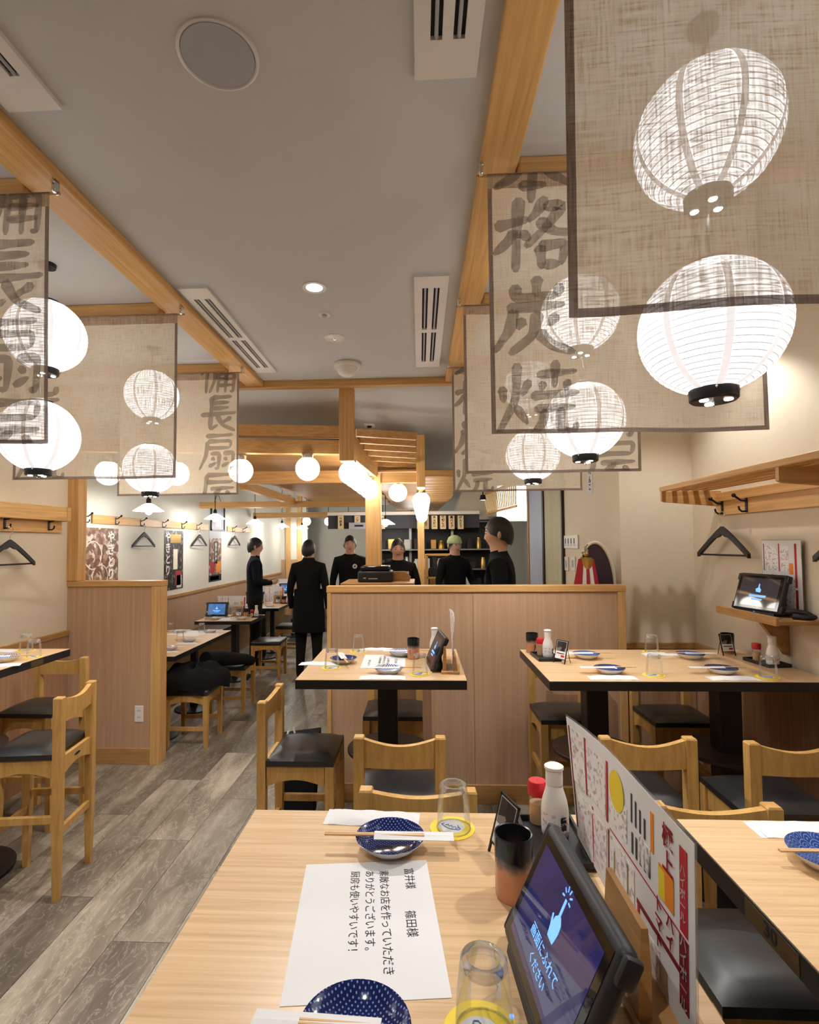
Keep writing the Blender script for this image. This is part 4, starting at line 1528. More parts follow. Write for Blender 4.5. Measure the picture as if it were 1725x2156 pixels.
# ------------------------------------------------------------------ right wall: rack, hooks, hangers, tablet shelf
def rack():
    t = thing('luggage_rack', 'slatted wooden wall rack with coat rail on the right wall', 'rack', (XR, 2.12, 1.80))
    y0, y1 = -1.75, 1.0
    for i, x in enumerate((-.335, -.272, -.214, -.156, -.098)):
        MB().box(x, x + (.03 if i == 0 else .026), y0, y1, .083, .112, .003).build('slat', m_beam, t)
    for y in (1.0, .01, -.98):
        MB().prism([(-.33, .083), (-.33, .03), (-.31, .022), (0, -.005), (0, .083)], y - .02, y, 'y').build('bracket', m_beamx, t)
    MB().box(-.022, 0, y0, y1 - .02, -.058, .07, .002).build('back_rail', m_beam, t)
    MB().box(-.03, -.022, y0, y1 - .02, .02, .07, .002).build('rail_cleat', m_beam, t)
    for y in (.55, .75, -.3):
        MB().lathe([(.001, -.004), (.006, -.003), (.007, 0)], 12, (0, 0, 0), cap=False).build('screw_cap', m_chair, t, loc=(-.022, y, -.02), rot=(0, -PI / 2, 0))
    return t


rack()


def make_hook():
    t = thing('coat_hook', 'x', 'hook')
    MB().box(-.006, 0, -.009, .009, -.045, .03, .002).build('plate', m_iron, t)
    MB().tube([(-.004, 0, .015), (-.03, 0, .018), (-.045, 0, .03), (-.062, 0, .042)], [.005, .005, .006, .006], 8).build('upper_arm', m_iron, t, smooth=True)
    MB().sphere((-.065, 0, .045), .011, 12, 8).build('knob', m_iron, t, smooth=True)
    MB().tube([(-.004, 0, -.038), (-.025, 0, -.040), (-.038, 0, -.03), (-.042, 0, -.012)], .005, 8).build('lower_arm', m_iron, t, smooth=True)
    return t


def make_hanger():
    t = thing('coat_hanger', 'x', 'hanger')
    r = .021
    hk = [(0, r * math.sin(a) - .0, -r + r * math.cos(a) + 0) for a in [math.radians(d) for d in range(-80, 131, 15)]]
    hk = [(0, r * math.sin(math.radians(d)), r * math.cos(math.radians(d)) - r * 1.0) for d in range(-100, 91, 15)] + [(0, .012, -.045), (0, 0, -.06), (0, 0, -.085)]
    MB().tube(hk, .0019, 8).build('wire_hook', m_chrome, t, smooth=True)
    n = 14
    vs, fs = [], []
    for i in range(n + 1):
        y = -.205 + .41 * i / n
        a = abs(y) / .205
        z = -.082 - .145 * a ** 1.12
        hh = .030 - .006 * a + (.012 if a < .15 else 0)
        bx = .012 * a * a
        for dx, dz in ((-.009 - bx * .4, 0), (.009 - bx * .4, 0), (.009 - bx * .4, -hh), (-.009 - bx * .4, -hh)):
            vs.append((dx, y, z + dz))
    for i in range(n):
        for k in range(4):
            fs.append((i * 4 + k, i * 4 + (k + 1) % 4, i * 4 + 4 + (k + 1) % 4, i * 4 + 4 + k))
    fs += [(0, 1, 2, 3), (n * 4, n * 4 + 1, n * 4 + 2, n * 4 + 3)]
    MB().add(vs, fs).build('shoulder_bar', m_black, t)
    MB().tube([(0, -.185, -.238), (0, .185, -.238)], .0055, 8).build('trouser_bar', m_black, t)
    return t


HK, HG = Proto(make_hook()), Proto(make_hanger())
for lb, y in (('black coat hook at the far end of the right wall rail', 3.05), ('second black coat hook on the right wall rail', 2.83), ('black coat hook on the right wall rail beyond the picture edge', 2.06)):
    HK.put((XR - .022, y, 1.79), 0, lb, 'black coat hooks')
HG.put((XR - .062, 2.99, 1.7595), .10, 'black hanger at the far end of the right wall rail', 'black coat hangers')
HG.put((XR - .062, 2.09, 1.7595), .05, 'black hanger cut by the right picture edge', 'black coat hangers')

t = thing('wall_shelf', 'small wooden corner shelf on the right wall holding a tablet', 'shelf', (XR, 2.59, 1.235))
MB().box(-.185, 0, -.23, .23, 0, .018, .002).build('shelf_board', m_trim, t)
MB().box(-.20, -.185, -.23, .23, -.004, .034, .002).build('front_lip', m_trim, t)
MB().prism([(0, 0), (-.14, 0), (-.02, -.17), (0, -.17)], -.012, .012, 'y').build('bracket', m_trim, t)
tablet('black tablet in a dock on the small right wall shelf', (1.575, 2.60, 1.2535), math.radians(-78), .30, m_screend, True, 1.04)
t = thing('menu_sheet', 'laminated menu standing behind the tablet on the right wall shelf', 'menu', (1.662, 2.575, 1.2535), math.radians(-87))
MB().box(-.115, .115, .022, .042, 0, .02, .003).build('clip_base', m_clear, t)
s_ = MB().box(-.125, .125, .030, .0312, .012, .345).build('sheet', m_paper, t)
for a, b, c, d, mt in ((-.115, -.11, .20, .33, m_darkred), (-.105, -.02, .20, .32, m_menu), (-.015, -.008, .2, .33, m_redink), (.0, .05, .2, .32, m_menu), (.085, .098, .13, .33, m_redink), (.05, .075, .19, .24, m_orgink),
                        (-.11, -.02, .04, .18, m_menu), (.0, .08, .05, .17, m_menu), (.085, .1, .02, .12, m_darkred), (-.06, -.055, .04, .185, m_redink), (.02, .026, .04, .18, m_redink)):
    MB().box(a, b, .0294, .030, c, d).build('print_block', mt, s_)
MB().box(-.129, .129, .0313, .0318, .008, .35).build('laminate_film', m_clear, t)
t = thing('cable_bundle', 'black cable bundle behind the tablet on the right wall shelf', 'cable', (1.67, 2.46, 1.2535))
MB().tube([(-.05, .03, .02), (-.01, -.01, .03), (.02, -.04, .025), (.03, -.07, .012), (0, -.075, .010), (-.04, -.04, .012)], .012, 8).build('cable', m_rubber, t, smooth=True)

# left wall coat rail
t = thing('coat_rail', 'wooden coat rail with ledge on the left wall', 'rail', (XL, 2.6, 1.80))
MB().box(0, .022, -2.0, 1.16, -.105, .075, .002).build('back_board', m_beam, t)
MB().box(.022, .10, -2.0, 1.10, -.022, .075, .003).build('ledge', m_beam, t)
MB().box(.022, .104, 1.10, 1.14, -.024, .078, .003).build('end_block', m_beam, t)
HK.put((XL + .022, 3.62, 1.755), PI, 'black coat hook near the end of the left wall rail', 'black coat hooks')
HK.put((XL + .022, 3.22, 1.755), PI, 'black coat hook holding the hanger on the left wall rail', 'black coat hooks')
HG.put((XL + .062, 3.22, 1.7245), -.05, 'black hanger cut by the left picture edge', 'black coat hangers')

# ================================================================== FAR ROOM
def bar(p, q, w, h):
    """rectangular timber between two points; p, q are the centres of its end faces"""
    p, q = Vector(p), Vector(q)
    d = (q - p).normalized()
    s = d.cross(Vector((0, 0, 1)))
    s = s.normalized() if s.length > 1e-4 else Vector((1, 0, 0))
    u = s.cross(d)
    A = [p + s * a * w / 2 + u * b * h / 2 for a, b in ((-1, -1), (1, -1), (1, 1), (-1, 1))]
    B = [q + s * a * w / 2 + u * b * h / 2 for a, b in ((-1, -1), (1, -1), (1, 1), (-1, 1))]
    return MB().hexa(A, B)


pg = thing('wooden_pergola', 'timber pergola frame with slats and plank roof hung beyond the partition', 'pergola', (0, 0, 0))
YA, YB = 3.66, 4.78
a0, a1 = atY(716, 900, YA), atY(746, 900, YA)
zb = atY(731, 972, YA).z
MB().box(a0.x, a1.x, YA - .045, YA + .045, zb, CZ - .03, .003).build('post', m_beamz, pg)
zu, zl = atY(716, 909, YA).z, atY(716, 942, YA).z
for yl, z, h in ((902, zu, .078), (939, zl, .094)):
    bar((a0.x, YA + .02, z), (XL + .02, YA - .30, z), .07, h).build('beam', m_beamx, pg)
zr = 2.278
bar((a1.x - .03, YA, zr), (atY(790, 1000, YB).x, YB, zr), .05, .17).build('beam', m_beam, pg)
xb0, xb1 = atY(771, 1100, YB).x, atY(803, 1100, YB).x
MB().box(xb0, xb1, YB - .06, YB + .06, 0, 2.22, .003).build('post', m_beamz, pg)
xc0, xc1 = atY(877, 970, 4.75).x, atY(895, 970, 4.75).x
zc = atY(886, 1026, 4.75).z
MB().box(xc0, xc1, 4.71, 4.79, zc, atY(886, 917, 4.75).z, .003).build('post', m_beamz, pg)
zx0, zx1 = atY(840, 1017, YB).z, atY(840, 996, YB).z
MB().box(xb1, xc0, YB - .03, YB + .03, zx0, zx1, .002).build('beam', m_beamx, pg)
for (xl, yl) in ((750, 911), (758, 926), (766, 940), (773, 953), (780, 964), (786, 975), (790, 985)):
    p, q = atZ(xl, yl, 2.33), atZ(876, yl + 8 - (yl - 911) * .05, 2.33)
    bar(p, q, .035, .05).build('slat', m_beamx, pg)
bar(((xc0 + xc1) / 2, 4.8, zc + .05), ((xc0 + xc1) / 2 + .01, 8.3, zc + .05), .07, .10).build('beam', m_beam, pg)
xd0, xd1 = atY(880, 1150, 8.3).x, atY(894, 1150, 8.3).x
MB().box(xd0, xd1, 8.25, 8.35, 0, zc + .1, .003).build('post', m_beamz, pg)
bar((xb0, YB, zx0 + .06), (-2.3, YB - .05, zx0 + .06), .08, .11).build('beam', m_beamx, pg)
p3 = atY(770, 1060, 7.4)
bar((p3.x, 7.4, p3.z), (-3.1, 7.4, p3.z), .09, .085).build('beam', m_beamx, pg)
p4 = atY(770, 1083, 9.8)
bar((p4.x, 9.8, p4.z), (-3.1, 9.8, p4.z), .09, .1).build('beam', m_beamx, pg)
e0, e1 = atZ(511, 1021, 2.20), atZ(617, 1056, 2.20)
bar(e0, e1, .07, .09).build('beam', m_beam, pg)
pr_ = MB().box(-.62, .62, -.068, .068, -.008, .008).mesh('roof_plank', m_beamx)
y = 3.85
while y < 9.6:
    o = bpy.data.objects.new('roof_plank', pr_)
    COL.objects.link(o)
    o.parent = pg
    o.location = (-1.12 + .02 * math.sin(y * 9), y, 2.31)
    y += .14
pr2 = MB().box(-.22, .22, -.068, .068, -.008, .008).mesh('roof_plank_short', m_beamx)
y = 4.95
while y < 10.6:
    o = bpy.data.objects.new('roof_plank', pr2)
    COL.objects.link(o)
    o.parent = pg
    o.location = (-.24, y, 2.27)
    y += .14
# plank hood to the right of the second hanging post
hd_ = thing('plank_hood', 'lit plank hood running back over the kitchen pass', 'hood', (.25, 5.2, 2.25))
MB().box(-.21, .12, -.04, .04, -.005, .06, .003).build('front_beam', m_beamx, hd_)
for i in range(38):
    yy = .09 + i * .145
    wl, wr = -.19 + .0, .10 + .12 * min(1, yy / 2.2) - (.03 * max(0, yy - 2.2))
    MB().box(wl, wr, yy - .069, yy + .069, -.008 + .004 * (i % 2), .012).build('plank', m_beamx, hd_)


def make_globe():
    t = thing('globe_lamp', 'x', 'lamp')
    MB().sphere((0, 0, 0), .083, 24, 14).build('globe', m_globe, t, smooth=True)
    MB().lathe([(.001, .102), (.040, .102), (.042, .098), (.042, .072), (.036, .068)], 24, cap=False).build('metal_collar', m_chrome, t, smooth=True)
    return t


GB = Proto(make_globe())
gl = []
for i, (x, y) in enumerate(((228, 996), (372, 997), (507, 991), (648, 987))):
    Y = YA - .30 * (716 - x) / 1000 - .02
    GB.put(atY(x, y, Y), 0, ['leftmost white globe lamp under the pergola beam, behind the left cloths', 'white globe lamp under the pergola beam behind the farthest left cloth',
                             'white globe lamp half covered by the edge of the farthest left cloth', 'white globe lamp alone under the pergola beam left of the hanging post'][i], 'white globe lamps')
n5 = ['first', 'second', 'third', 'fourth', 'fifth']
for i in range(5):
    k = i / 4
    GB.put(atY(738 + 39 * k, 996 + 34 * k, 3.74 + .93 * k), 0, n5[i] + ' globe lamp from the front in the row behind the left hanging post', 'white globe lamps')
GB.put(atY(838, 1037, 4.8), 0, 'white globe lamp under the short cross beam between the two hanging posts', 'white globe lamps')
c0 = atY(887, 1046, 5.0)
n8 = ['first', 'second', 'third', 'fourth', 'fifth', 'sixth', 'seventh', 'eighth']
for i in range(8):
    GB.put((c0.x + .003 * i, 5.0 + i * .44, zc - .102), 0, n8[i] + ' globe lamp from the front in the row behind the right hanging post', 'white globe lamps')
SG = []
for i, (x, wh) in enumerate(((646, 'left end of the small far row'), (692, 'second in the small far row'), (734, 'third in the small far row'), (806, 'just right of the square post'), (866, 'last of the small far row'))):
    p = atY(x, 1098, 10.6)
    GB.put(p, 0, 'small far globe lamp, ' + wh, 'white globe lamps')
    cd_ = thing('lamp_cord', 'cord of the far globe lamp, ' + wh, 'cord', (p.x, p.y, p.z + .102), group='lamp cords')
    MB().tube([(0, 0, 0), (0, 0, CZ - p.z - .102)], .006, 6).build('cord', m_iron, cd_)


def make_pendant():
    t = thing('pendant_lamp', 'x', 'lamp')
    MB().lathe([(.022, .075), (.05, .062), (.135, .004), (.14, 0), (.135, -.001), (.05, .054), (.02, .066)], 32, cap=False).build('shade', m_shade, t, smooth=True)
    MB().sphere((0, 0, .0), .035, 16, 10).build('bulb', m_globe, t, smooth=True)
    MB().lathe([(.001, .13), (.014, .13), (.022, .11), (.024, .075), (.03, .07)], 16, cap=False).build('socket', m_iron, t, smooth=True)
    lamp('pendant_light', 'POINT', (0, 0, -.05), 12, NEUT, t, .04)
    return t


PD = Proto(make_pendant())
CORDS = []
for (x, y, Y, lb) in ((313, 1076, 5.0, 'largest white cone pendant lamp in the far left room, under the lantern'), (453, 1093, 6.95, 'white cone pendant lamp in front of the picture frame'),
                      (537, 1103, 8.5, 'white cone pendant lamp above the standing person at left'), (594, 1110, 10.2, 'white cone pendant lamp between the two people at left'),
                      (636, 1113, 11.6, 'farthest white cone pendant lamp at left'), (812, 1104, 7.7, 'white cone pendant lamp above the staff member by the square post'),
                      (868, 1120, 10.8, 'small white cone pendant lamp left of the thin post')):
    p = atY(x, y, Y)
    o = PD.put(p, 0, lb, 'white cone pendant lamps')
    CORDS.append((o, CZ - p.z))

for o, L in CORDS:
    MB().tube([(0, 0, .13), (0, 0, L)], .005, 6).build('cord', m_iron, o)

# bench along the far left wall
t = thing('wall_bench', 'long wooden bench along the far left wall', 'bench', (-2.92, 7.4, 0))
MB().box(-.22, .21, -3.3, 3.3, .40, .44, .004).build('seat_board', m_leather, t)
for i in range(6):
    MB().box(.16, .18, -3.3 + i * 1.1 + .003, -2.2 + i * 1.1 - .003, 0, .40).build('front_board', m_bench, t)

FZ = .72
FT = []
for lb, y0, y1, x0 in (('nearest low table in the far left room', 4.15, 5.42, -2.58), ('second low table in the far left room with a lit tablet', 6.05, 6.62, -2.60), ('third low table in the far left room', 7.25, 8.2, -2.60), ('fourth low table deepest in the far left room', 9.0, 10.0, -2.60)):
    FT.append(table(lb, x0, -1.94, y0, y1, FZ, [(-2.22, y0 + .25), (-2.22, y1 - .25)], col=.03, base=.18))
for (x, y, Y0, lb) in ((455, 1294, 6.36, 'lit tablet on the second far left table'), (535, 1270, 7.75, 'lit tablet on the third far left table'), (603, 1250, 9.4, 'lit tablet on the deepest far left table')):
    p = atY(x, y, Y0)
    tablet(lb, (p.x, Y0, FZ), .05, .3, m_screenb, True, 1.0)
for (x, Y0, lb) in ((487, 6.52, 'white laminated menu behind the tablet on the second far left table'), (573, 7.95, 'laminated menu with a red block on the third far left table'), (592, 9.7, 'laminated menu on the deepest far left table')):
    p = atY(x, 1275, Y0)
    t, sh, st_, cv = menu(lb, (p.x, Y0, FZ), .02, .36, .23, .12, .01)
    menu_print(sh, st_, cv, .36, .23, .012, False)
k = 0
for i, (y0, y1) in enumerate(((4.15, 5.42), (6.05, 6.62), (7.25, 8.2))):
    w = ['nearest', 'second', 'third'][i] + ' far left table'
    ys = [y0 + .25, y0 + .62, y1 - .16] if i == 0 else [y0 + .14]
    for j, yy in enumerate(ys):
        q = ['near end of the ', 'middle of the ', 'far end of the '][j] + w
        for xx, sd in ((-2.10, 'aisle side'), (-2.42, 'bench side')):
            s = 'at the ' + q + ', ' + sd
            PC.put((xx, yy, FZ), 0, KC + ' ' + s, 'small plates')
            CS.put((xx, yy, FZ + .0255), .25, 'sleeved chopsticks ' + s, 'chopsticks in sleeves')
            if i != 1:
                TW.put((xx + .02, yy - .085, FZ), 0, 'white wrapped wet towel ' + s, 'wrapped wet towels')
            GL.put((xx - .11, yy + .06, FZ), 0, 'upturned clear tumbler ' + s, 'upturned tumblers')
    t = thing('letter_sheet', 'white sheet lying on the ' + w, 'paper', (-2.26, y1 - .2 if i == 0 else y0 + .2, FZ + .0003), .04)
    MB().box(-.105, .105, -.145, .145, 0, .0004).build('sheet', m_paper, t)
for (dx, dy, Y, w) in ((0, 0, 6.40, 'second far left table'), (.09, 0, 7.85, 'third far left table')):
    EA.put((-2.20 + dx, Y - .02, FZ), 0, 'small black easel with a food card on the ' + w, 'card easels')
    CU.put((-2.11 + dx, Y, FZ), 0, 'stoneware cup on the ' + w, 'stoneware cups')
    TY.put((-2.0 + dx * .3, Y, FZ), PI / 2, 'black condiment tray on the ' + w, 'condiment trays')
    BO.put((-1.985 + dx * .3, Y, FZ + .006), 0, 'white sauce bottle on the ' + w, 'sauce bottles')
    RJ.put((-2.04 + dx * .3, Y, FZ + .006), 0, 'red-capped shaker on the ' + w, 'shakers')

# dark coat thrown over the first stool
cx_, cy_ = STP[0][1], STP[0][2]
t = thing('folded_coat', 'dark coat heaped over the nearest stool, sleeve hanging to the next', 'coat', (cx_, cy_, .45))
m = MB()
nu, nv = 26, 14
vs = []
for j in range(nv + 1):
    for i in range(nu):
        a = 2 * PI * i / nu
        k = j / nv
        rx, ry = .25 + .02 * math.sin(3 * a), .24 + .03 * math.sin(2 * a + 1)
        f_ = math.sin(k * PI / 2) ** .7
        z = .15 * (1 - k ** 2.6) + .012 - (.05 * max(0, k - .85) / .15 * (1 + math.sin(5 * a)) * .5)
        nz = noise.noise(Vector((math.cos(a) * 2, math.sin(a) * 2, k * 3))) * .055
        vs.append((rx * f_ * math.cos(a) * (1 + nz * 2), ry * f_ * math.sin(a) * (1 + nz * 2), max(.003, z + nz * (1 - k)) if k < .86 else z))
m.add(vs, [(j * nu + i, j * nu + (i + 1) % nu, (j + 1) * nu + (i + 1) % nu, (j + 1) * nu + i) for j in range(nv) for i in range(nu)])
m.build('coat_body', m_cloth, t, smooth=True)
MB().tube([(.05, .1, .18), (.12, .30, .15), (.17, .55, .09), (.19, .72, .055), (.22, .80, .02)], [.07, .065, .055, .05, .045], 12).build('sleeve', m_cloth, t, smooth=True)

# black bag standing by the partition end
t = thing('paper_bag', 'black upright bag with a white handle beside the partition end', 'bag', (-.73, 3.20, 0))
MB().add([(-.09, -.06, 0), (.09, -.06, 0), (.09, .06, 0), (-.09, .06, 0), (-.12, -.07, .46), (.12, -.07, .47), (.12, .07, .48), (-.11, .07, .45)],
         [(3, 2, 1, 0), (4, 5, 6, 7), (0, 1, 5, 4), (1, 2, 6, 5), (2, 3, 7, 6), (3, 0, 4, 7)]).build('bag_body', m_cloth, t)
MB().tube([(-.06, -.07, .44), (-.05, -.074, .50), (-.02, -.076, .53), (.0, -.07, .46)], .006, 6).build('handle', m_white, t, smooth=True)

# ------------------------------------------------------------------ far left wall dressing
XW = XFL + .004


def wallp(x, y):
    return atX(x, y, XW)


def on_left_wall(o, y, z):
    return frame((XW + .003, y, z), (0, -1, 0) if False else (0, 1, 0), (0, 0, 1))


def poster(label, y0, y1, z0, z1, mat):
    t = thing('wall_poster', label, 'poster', (XFL, (y0 + y1) / 2, (z0 + z1) / 2), 0, 'posters on the far left wall')
    h, w = (z1 - z0) / 2, (y1 - y0) / 2
    MB().box(.001, .0025, -w, w, -h, h).build('poster_sheet', mat, t)
    return t, w, h


fm = lambda y, z: frame((.0032, y, z), (0, 1, 0), (0, 0, 1))
t, w, h = poster('brown food photo poster partly behind the wooden post', 4.72, 5.42, 1.00, 1.775, m_food)
text('lettering', vert('やきとりとと'), .125, m_white, t, fm(w - .13, -.02), bold=.004)
for yy, zz, rr in ((-.06, .12, .14), (.06, -.10, .13), (-.2, -.24, .12)):
    MB().lathe([(.001, 0), (rr, 0), (rr, .001), (.001, .001)], 28, (0, 0, 0), cap=False).build('dish_picture', m_cream, t, loc=(.0027, yy - .02, zz), rot=(0, PI / 2, 0))
    MB().lathe([(.001, 0), (rr * .93, 0), (rr * .93, .001), (.001, .001)], 28, (0, 0, 0), cap=False).build('dish_picture', m_food, t, loc=(.0034, yy - .02, zz), rot=(0, PI / 2, 0))
t, w, h = poster('dark poster with white vertical lettering in the middle of the far left wall', 6.42, 6.95, 1.03, 1.785, m_foodd)
text('lettering', vert('やきとり'), .14, m_white, t, fm(-w + .10, .08), bold=.004)
MB().box(.0027, .0032, -.1, .2, .22, .33).build('picture_block', m_gold, t)
MB().box(.0027, .0032, -.02, .10, -.12, .14).build('picture_block', m_cream, t)
MB().box(.0027, .0032, .05, .2, -.33, -.14).build('picture_block', m_ribred, t)
MB().box(.0027, .0032, .08, .22, -.36, -.2).build('picture_block', m_menu, t)
t, w, h = poster('narrow collage poster below the picture frame', 7.82, 8.32, 1.04, 1.82, m_food)
MB().box(.0027, .0032, -.04, .08, -.12, .22).build('picture_block', m_ink, t)
text('lettering', vert('備長扇屋'), .075, m_white, t, fm(.02, .05), bold=.002)
MB().box(.0027, .0032, -w, w, -h, -h + .1).build('picture_block', m_ink, t)
MB().box(.0027, .0032, -.2, .15, -h + .02, -h + .08).build('picture_block', m_menu, t)
for a in (-.2, .03):
    MB().box(.0027, .0032, a, a + .18, -h + .13, -h + .3).build('picture_block', m_orgink if a > 0 else m_ribred, t)
MB().box(.0027, .0032, -w, w, h - .12, h).build('picture_block', m_grey, t)
t = thing('picture_frame', 'thin black picture frame hung on strings on the far left wall', 'frame', (XFL, 8.15, 2.01))
for a in ((-.28, .28, .17, .195), (-.28, .28, -.195, -.17), (-.28, -.25, -.195, .195), (.25, .28, -.195, .195)):
    MB().box(.002, .022, a[0], a[1], a[2], a[3]).build('frame_bar', m_iron, t)
MB().box(.002, .008, -.25, .25, -.17, .17).build('mount', m_grey, t)
MB().box(.008, .0095, -.12, .14, -.13, .05).build('picture', m_paper, t)
MB().tube([(.012, -.2, .19), (.006, 0, .40), (.012, .2, .19)], .004, 5).build('string', m_iron, t)
for lb, y0, y1 in (('long wooden hook rail on the far left wall', 4.95, 7.75), ('short wooden hook rail beyond the picture frame', 8.55, 9.7)):
    t = thing('hook_rail', lb, 'rail', (XFL, (y0 + y1) / 2, 1.855))
    MB().box(0, .02, -(y1 - y0) / 2, (y1 - y0) / 2, -.04, .045, .002).build('rail_board', m_beam, t)
wp = [(180, 'first'), (243, 'second'), (297, 'third'), (343, 'fourth'), (383, 'fifth'), (415, 'sixth'), (490, 'seventh'), (512, 'eighth')]
for x, nm in wp:
    Y = atX(x, 1090, XFL + .02).y
    HK.put((XFL + .02, Y, 1.86), PI, nm + ' black coat hook from the partition along the far left wall', 'black coat hooks')
    if x in (297, 415, 490):
        HG.put((XFL + .06, Y, 1.83), -.1, {297: 'black hanger between the two nearest far left posters', 415: 'black hanger beside the narrow collage poster', 490: 'black hanger left of the standing person'}[x], 'black coat hangers')

# ------------------------------------------------------------------ things behind the long partition
t = thing('service_counter', 'wooden register counter just visible over the partition', 'counter', (-.28, 4.25, 0))
MB().box(-.30, .22, -.22, .22, 0, 1.27).build('counter_body', m_lam, t)
MB().box(-.32, .24, -.24, .24, 1.27, 1.30, .003).build('counter_top', m_trim, t)
MB().prism([(.02, 1.30), (.20, 1.30), (.21, 1.33), (.17, 1.375), (.02, 1.375)], -.02, .02, 'y').build('side_screen', m_trim, t)
t = thing('receipt_printer', 'black receipt printer on the register counter', 'printer', (-.345, 4.22, 1.30))
MB().box(-.135, .135, -.12, .12, 0, .085, .015, 3).build('printer_body', m_rubber, t, smooth=True)
MB().box(-.115, .115, -.10, .12, .085, .125, .015, 3).build('lid', m_bezel, t, smooth=True)
MB().box(-.05, .02, -.122, -.119, .025, .032).build('brand_strip', m_grey, t)
MB().box(-.09, -.07, -.122, -.119, .03, .036).build('status_label', m_white, t)

t = thing('side_cabinet', 'low cabinet behind the right end of the partition', 'cabinet', (1.06, 3.60, 0))
MB().box(-.18, .20, -.18, .2, 0, 1.27).build('cabinet_body', m_lam, t)
MB().box(-.19, .205, -.182, .21, 1.27, 1.285).build('cabinet_top', m_trim, t)
t = thing('oval_plaque', 'dark plum oval plaque with cream rim behind the trophy ribbons', 'plaque', (1.13, 3.50, 1.285))
n = 40
ov = [(.125 * math.cos(PI * i / n), .31 * math.sin(PI * i / n)) for i in range(n + 1)]
MB().prism(ov, -.012, .012, 'y').build('plaque_board', m_purple, t)
MB().tube([(a * 1.0, -.013, b) for a, b in ov], .011, 8).build('plaque_rim', m_cream, t, smooth=True)
for i in range(4):
    MB().lathe([(.001, 0), (.016, 0), (.016, .09), (.006, .10), (.006, .125), (.001, .125)], 12, (-.08 + i * .045, .05, 0), cap=False).build('small_bottle', m_black if i % 2 else m_gold, t, smooth=True)
t = thing('trophy', 'trophy with red and white ribbons above the partition', 'trophy', (1.07, 3.475, 1.285))
MB().lathe([(.001, 0), (.045, 0), (.045, .03), (.02, .04), (.015, .10), (.04, .15), (.05, .20), (.03, .215), (.001, .22)], 24, cap=False).build('cup', m_gold, t, smooth=True)
MB().sphere((0, 0, .235), .018, 12, 8).build('finial', m_gold, t, smooth=True)
MB().tube([(0, 0, .24), (.008, 0, .262), (-.004, 0, .28), (.012, 0, .297)], [.012, .008, .008, .004], 8).build('figure', m_chrome, t, smooth=True)
for i, (x, mt) in enumerate(((-.088, m_ribred), (-.058, m_ribred), (-.030, m_paper), (0, m_ribred), (.026, m_paper), (.056, m_ribred))):
    o = MB().hexa([(x * .55 - .009, -.03, .205), (x * .55 + .009, -.03, .205), (x * .55 + .009, -.027, .205), (x * .55 - .009, -.027, .205)],
                  [(x - .015, -.047, -.0), (x + .015, -.047, -.0), (x + .015, -.044, -.0), (x - .015, -.044, -.0)]).build('ribbon', mt, t)
# side wall (seen at a slant): switches, slip, boards
XS = 1.268


def side_fit(name, label, cat, x, y):
    p = atX(x, y, XS)
    return thing(name, label, cat, (XS + .002, p.y, p.z))


t = side_fit('dimmer_panel', 'white panel with four slide dimmers on the side wall', 'switch', 1204, 1141)
MB().box(-.012, 0, -.20, .20, -.055, .055, .002).build('panel', m_white, t)
for i in range(4):
    MB().box(-.0135, -.012, -.115 + i * .085, -.095 + i * .085, -.015, .03).build('slider_slot', m_darkslot, t)
    MB().box(-.016, -.012, -.12 + i * .085, -.09 + i * .085, -.03, -.022).build('slider_knob', m_grey, t)
for x, lb in ((1194, 'white wall switch nearer the blue door frame'), (1208, 'white wall switch beside the trophy')):
    t = side_fit('wall_switch', lb, 'switch', x, 1187)
    MB().box(-.009, 0, -.06, .06, -.06, .06, .003).build('plate', m_white, t)
    MB().box(-.012, -.009, -.02, .02, -.03, .03, .001).build('rocker', m_grey, t)
t = side_fit('paper_slip', 'white paper slip with black brush letters high on the side wall', 'notice', 1242, 1008)
MB().box(-.002, 0, -.06, .06, -.115, .085).build('slip', m_paper, t)
text('lettering', vert('へんこ'), .055, m_ink, t, frame((-.003, 0, -.01), (0, -1, 0), (0, 0, 1)), bold=.0015)
w = struct('door_1', MB().box(1.26, 1.33, 4.72, 5.42, 0, CZ), m_palewood)
MB().box(1.245, 1.34, 4.70, 4.74, 0, CZ).build('door_frame', m_brown, w)
MB().box(1.245, 1.34, 5.40, 5.46, 0, CZ).build('door_frame', m_brown, w)
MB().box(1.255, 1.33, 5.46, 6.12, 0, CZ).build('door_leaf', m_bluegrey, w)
MB().box(1.245, 1.34, 6.12, 6.20, 0, CZ).build('door_frame', m_trim, w)

